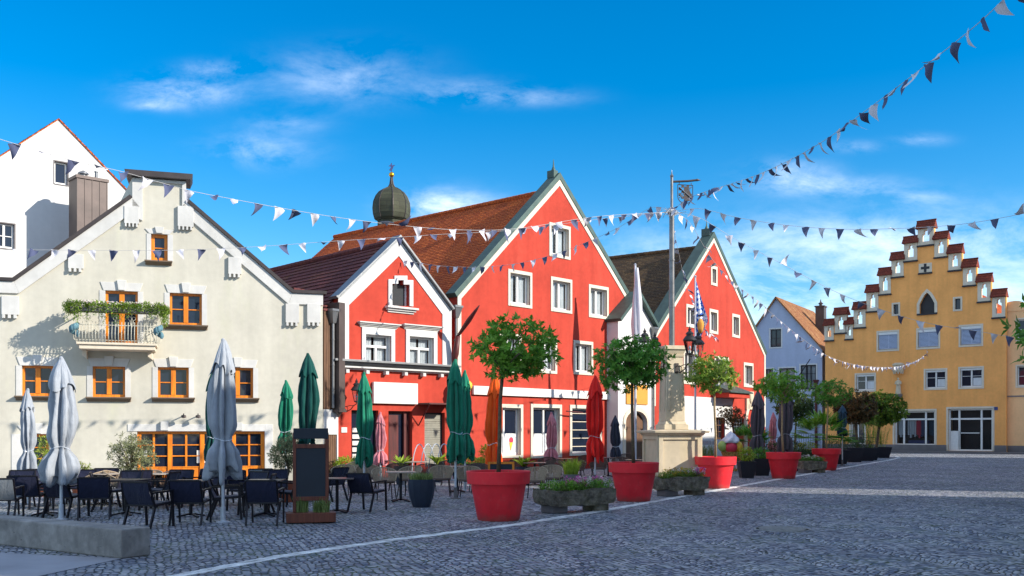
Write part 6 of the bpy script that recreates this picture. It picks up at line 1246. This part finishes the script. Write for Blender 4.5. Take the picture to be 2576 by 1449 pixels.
def rope_chair(label, mat='rattan'):
    t = thing('rope_armchair', label, 'chair', (0, 0, 0), 0, 'beige rope armchairs'); mb = MB(); R = .3; a0, a1 = radians(170), radians(370); n = 26
    for i in range(n+1):
        a = a0+(a1-a0)*i/n; e = abs(i/n-.5)*2; zt_ = .80-.16*e**2; mb.bar((R*.82*cos(a), R*.82*sin(a)+.02, .44), (R*1.08*cos(a), R*1.1*sin(a), zt_), .028, .008)
    mb.build('backrest', M[mat], t); mb = MB(); mb.tube([(R*1.1*cos(a0+(a1-a0)*i/20), R*1.12*sin(a0+(a1-a0)*i/20), .81-.16*(abs(i/20-.5)*2)**2) for i in range(21)], .014, 6); mb.build('rim', M[mat], t)
    mb = MB(); mb.lathe([(.0, .43), (.25, .43), (.26, .45), (.25, .48), (0, .49)], 20, cap=False); mb.build('seat', M['rattan_dark'], t, smooth=True)
    for x, y in ((-.2, .18), (.2, .18), (-.2, -.2), (.2, -.2)): mb = MB(); mb.tube([(x, y, .44), (x*1.25, y*1.25, 0)], .014, 6); mb.build('leg', M['chairframe'], t)
    return t
def table(label, mat='tabletop', rnd=False):
    t = thing('cafe_table', label, 'table', (0, 0, 0), 0, 'café tables'); mb = MB()
    if rnd: mb.lathe([(.34, .715), (.36, .725), (.36, .74), (.35, .745)], 32)
    else: mb.box(-.36, .36, -.36, .36, .72, .745)
    mb.build('tabletop', M[mat], t, bevel=.005); mb = MB(); mb.tube([(0, 0, .03), (0, 0, .72)], .035, 10); mb.build('pedestal', M['chairframe'], t)
    mb = MB(); [mb.bar((0, 0, .07), (.3*cos(a), .3*sin(a), .015), .05, .03) for a in (.78, 2.36, 3.93, 5.5)]; mb.build('foot', M['chairframe'], t); return t
used = set()
def put(proto, x, y, rz, label, grp, dy=0):
    if x < 740 and y < 1292: y = 1270+max(0, y-1256)*.62
    X, Y, _ = gp(x, y); Y += dy; X = (x-CX)/FPX*Y
    if id(proto) not in used: used.add(id(proto)); proto.location = (X, Y, 0); proto.rotation_euler = (0, 0, radians(rz)); proto['label'] = label; proto['group'] = grp; return
    dup(proto, (X, Y, 0), radians(rz), label, grp)
A_, B_, R_, Q_, T_, TP, TR = sling_chair('x'), sling_chair('x', True), rope_chair('x'), rope_chair('x', 'rattan_dark'), table('x'), table('x', 'tabletop_pale'), table('x', 'tabletop_pale', True)
gd = 'dark mesh café chairs'
dark = [(350, 1262, 20, 'dark mesh chair in the back row right beneath the olive tree trunk'), (545, 1256, 175, 'dark mesh chair in the back row directly left of the tallest parasol pole'), (160, 1262, 60, 'dark mesh chair in the back row between the two left parasol poles'),
        (590, 1262, 10, 'dark mesh chair in the back row right of the tallest parasol pole'), (255, 1256, 185, 'dark mesh chair in the last row before the round bistro table'), (95, 1262, 200, 'dark mesh chair in the last row behind the small left parasol pole'), (642, 1296, 95, 'dark mesh chair side-on between the tallest parasol and the square-on chair'),
        (376, 1330, -18, 'nearest dark mesh café chair, right behind the end of the concrete block'), (238, 1308, 20, 'dark mesh chair turned left behind the middle of the concrete block'),
        (168, 1304, -14, 'dark mesh chair behind the concrete block at the foot of the second grey parasol'), (72, 1300, 8, 'dark mesh chair near the left edge behind the concrete block'),
        (480, 1322, 2, 'dark mesh chair seen square from behind, between nearest chair and tallest parasol'), (667, 1322, 3, 'dark mesh chair seen square from behind, just left of the chalkboard'),
        (572, 1308, -80, 'dark mesh chair seen from the side at the pole of the tallest grey parasol'), (620, 1282, 150, 'dark mesh chair facing the camera behind the tallest grey parasol'),
        (722, 1290, 80, 'dark mesh chair partly behind the left post of the chalkboard'), (925, 1288, -24, 'dark mesh chair standing alone right of the chalkboard table'),
        (828, 1262, 60, 'dark mesh chair just right of the chalkboard'), (305, 1276, 165, 'dark mesh chair facing the camera below the olive tree by the doors'),
        (276, 1284, -70, 'dark mesh chair side-on between the olive tree and the concrete block'), (125, 1276, 170, 'dark mesh chair facing the camera under the small left parasol'),
        (440, 1268, 175, 'dark mesh chair facing the camera before the orange door'), (40, 1272, 185, 'dark mesh chair in the back row at the far left edge'),
        (505, 1262, 160, 'dark mesh chair in the back row under the middle of the orange doors'), (398, 1280, 85, 'dark mesh chair side-on behind the nearest chair'),
        (200, 1268, 190, 'dark mesh chair in the back row right of the second grey parasol'), (690, 1266, 190, 'dark mesh chair in the back row left of the chalkboard')]
for x, y, r, lb in dark: put(A_, x, y, r, lb, gd, .3)
put(B_, 8, 1312, 12, 'pale grey mesh chair cut by the left edge of the picture', gd, .2)
put(B_, 660, 1255, 200, 'pale grey mesh chair in the back row before the right end of the orange doors', gd)
gt = 'café tables'
for x, y, pr, rz, lb in ((115, 1296, T_, 5, 'dark café table behind the left end of the concrete block'), (318, 1296, T_, -8, 'dark café table between the two chairs left of the tallest parasol'), (480, 1300, T_, 0, 'dark café table behind the square-on chair left of the tallest parasol'), (668, 1298, T_, 4, 'dark café table behind the chair left of the chalkboard'),
        (848, 1290, T_, 8, 'dark café table just right of the chalkboard'), (1008, 1262, TP, 10, 'pale café table left of the navy planter'), (1045, 1218, TP, 0, 'pale café table in the back row before the roller window'), (960, 1212, T_, 0, 'dark café table by the pink parasol of the small red house'),
        (1150, 1238, TP, 5, 'pale café table behind the green parasol pole'), (1345, 1222, T_, 0, 'dark café table before the white shop windows'), (1420, 1205, T_, 8, 'dark café table at the back left of the red parasol'), (1530, 1200, T_, 0, 'dark café table under the red parasol'), (1600, 1210, T_, 0, 'dark café table left of the column pedestal'),
        (262, 1232, TR, 0, 'round pale bistro table before the cream wall'), (395, 1240, TR, 0, 'round pale bistro table in front of the orange doors'), (1262, 1226, TP, 0, 'pale café table hidden behind the biggest red pot')): put(pr, x, y, rz, lb, gt)
gr_ = 'rope armchairs'
rope = [(968, 1258, 200, R_, 'beige rope armchair left of the pale table by the navy planter'), (1030, 1250, 160, R_, 'beige rope armchair behind the navy planter'), (925, 1244, 190, R_, 'beige rope armchair behind the lone dark chair'), (862, 1244, 170, R_, 'beige rope armchair behind the table right of the chalkboard'), (1000, 1234, 5, Q_, 'brown rope armchair in the middle row below the dark doors'),
        (1072, 1236, 15, Q_, 'brown rope armchair just behind the left rim of the navy planter'), (1110, 1248, 180, R_, 'beige rope armchair right of the navy planter'), (1178, 1252, 175, R_, 'beige rope armchair right of the green parasol pole'), (1130, 1222, 0, Q_, 'brown rope armchair in the back row left of the green parasol pole'), (1205, 1238, 190, Q_, 'brown rope armchair against the left side of the biggest red pot'),
        (1345, 1256, 165, R_, 'beige rope armchair right of the biggest red pot'), (1385, 1246, 170, R_, 'beige rope armchair left of the bright grass pot'), (1305, 1212, 0, Q_, 'brown rope armchair before the left shop window'), (1375, 1206, 10, Q_, 'brown rope armchair before the middle shop window'), (1395, 1222, 170, Q_, 'brown rope armchair behind the bright grass pot'),
        (1450, 1216, 190, Q_, 'brown rope armchair at the left foot of the red parasol'), (1475, 1196, 0, Q_, 'brown rope armchair behind the red parasol'), (1505, 1212, 175, Q_, 'brown rope armchair in front of the red parasol pole'), (1562, 1208, 180, Q_, 'brown rope armchair right of the red parasol'), (1575, 1190, 0, Q_, 'brown rope armchair before the arched door'), (1630, 1206, 200, Q_, 'brown rope armchair next to the column pedestal'),
        (232, 1236, 90, R_, 'beige rope armchair left of the bistro table before the cream wall'), (298, 1236, -90, R_, 'beige rope armchair right of the bistro table before the cream wall'), (372, 1230, 180, R_, 'beige rope armchair beside the orange doors'), (430, 1232, 170, Q_, 'brown rope armchair in front of the orange doors'), (940, 1206, 10, Q_, 'brown rope armchair in the back row below the left shop door'), (890, 1226, 150, R_, 'beige rope armchair in the middle row right of the chalkboard')]
for x, y, r, pr, lb in rope: put(pr, x, y, r, lb, gr_)
# covered dark stack under the red parasol, cable cover strip, pipe end
X, Y, _ = gp(1240, 1204); t = thing('bicycle_rack', 'curved white metal bicycle stand in front of the roller window', 'bicycle rack', (*at(1085, 1150, 34.5).xy, 0), .7)
for k in range(4): mb = MB(); mb.tube([(-.5+k*.35+.55*cos(a)*.6, 0, 1.3*sin(a)) for a in [i*pi/12 for i in range(13)]], .018, 6); mb.build('hoop', M['polewhite'], t)
mb = MB(); mb.bar((-.9, 0, .03), (1.0, 0, .03), .05, .05); mb.build('rail', M['polewhite'], t)
X, Y, _ = gp(2208, 1152); t = thing('metal_fence', 'thin dark railing behind the far planters', 'fence', (*at(2060, 1120, 66).xy, 0), .1); mb = MB(); mb.bar((-6, 0, 1.3), (4, 0, 1.3), .04, .04); mb.bar((-6, 0, .25), (4, 0, .25), .04, .04); mb.build('rail', M['darkpaint'], t)
mb = MB(); [mb.bar((-6+i*.16, 0, 0), (-6+i*.16, 0, 1.55), .02, .02) for i in range(63)]; mb.build('fence_bars', M['darkpaint'], t)
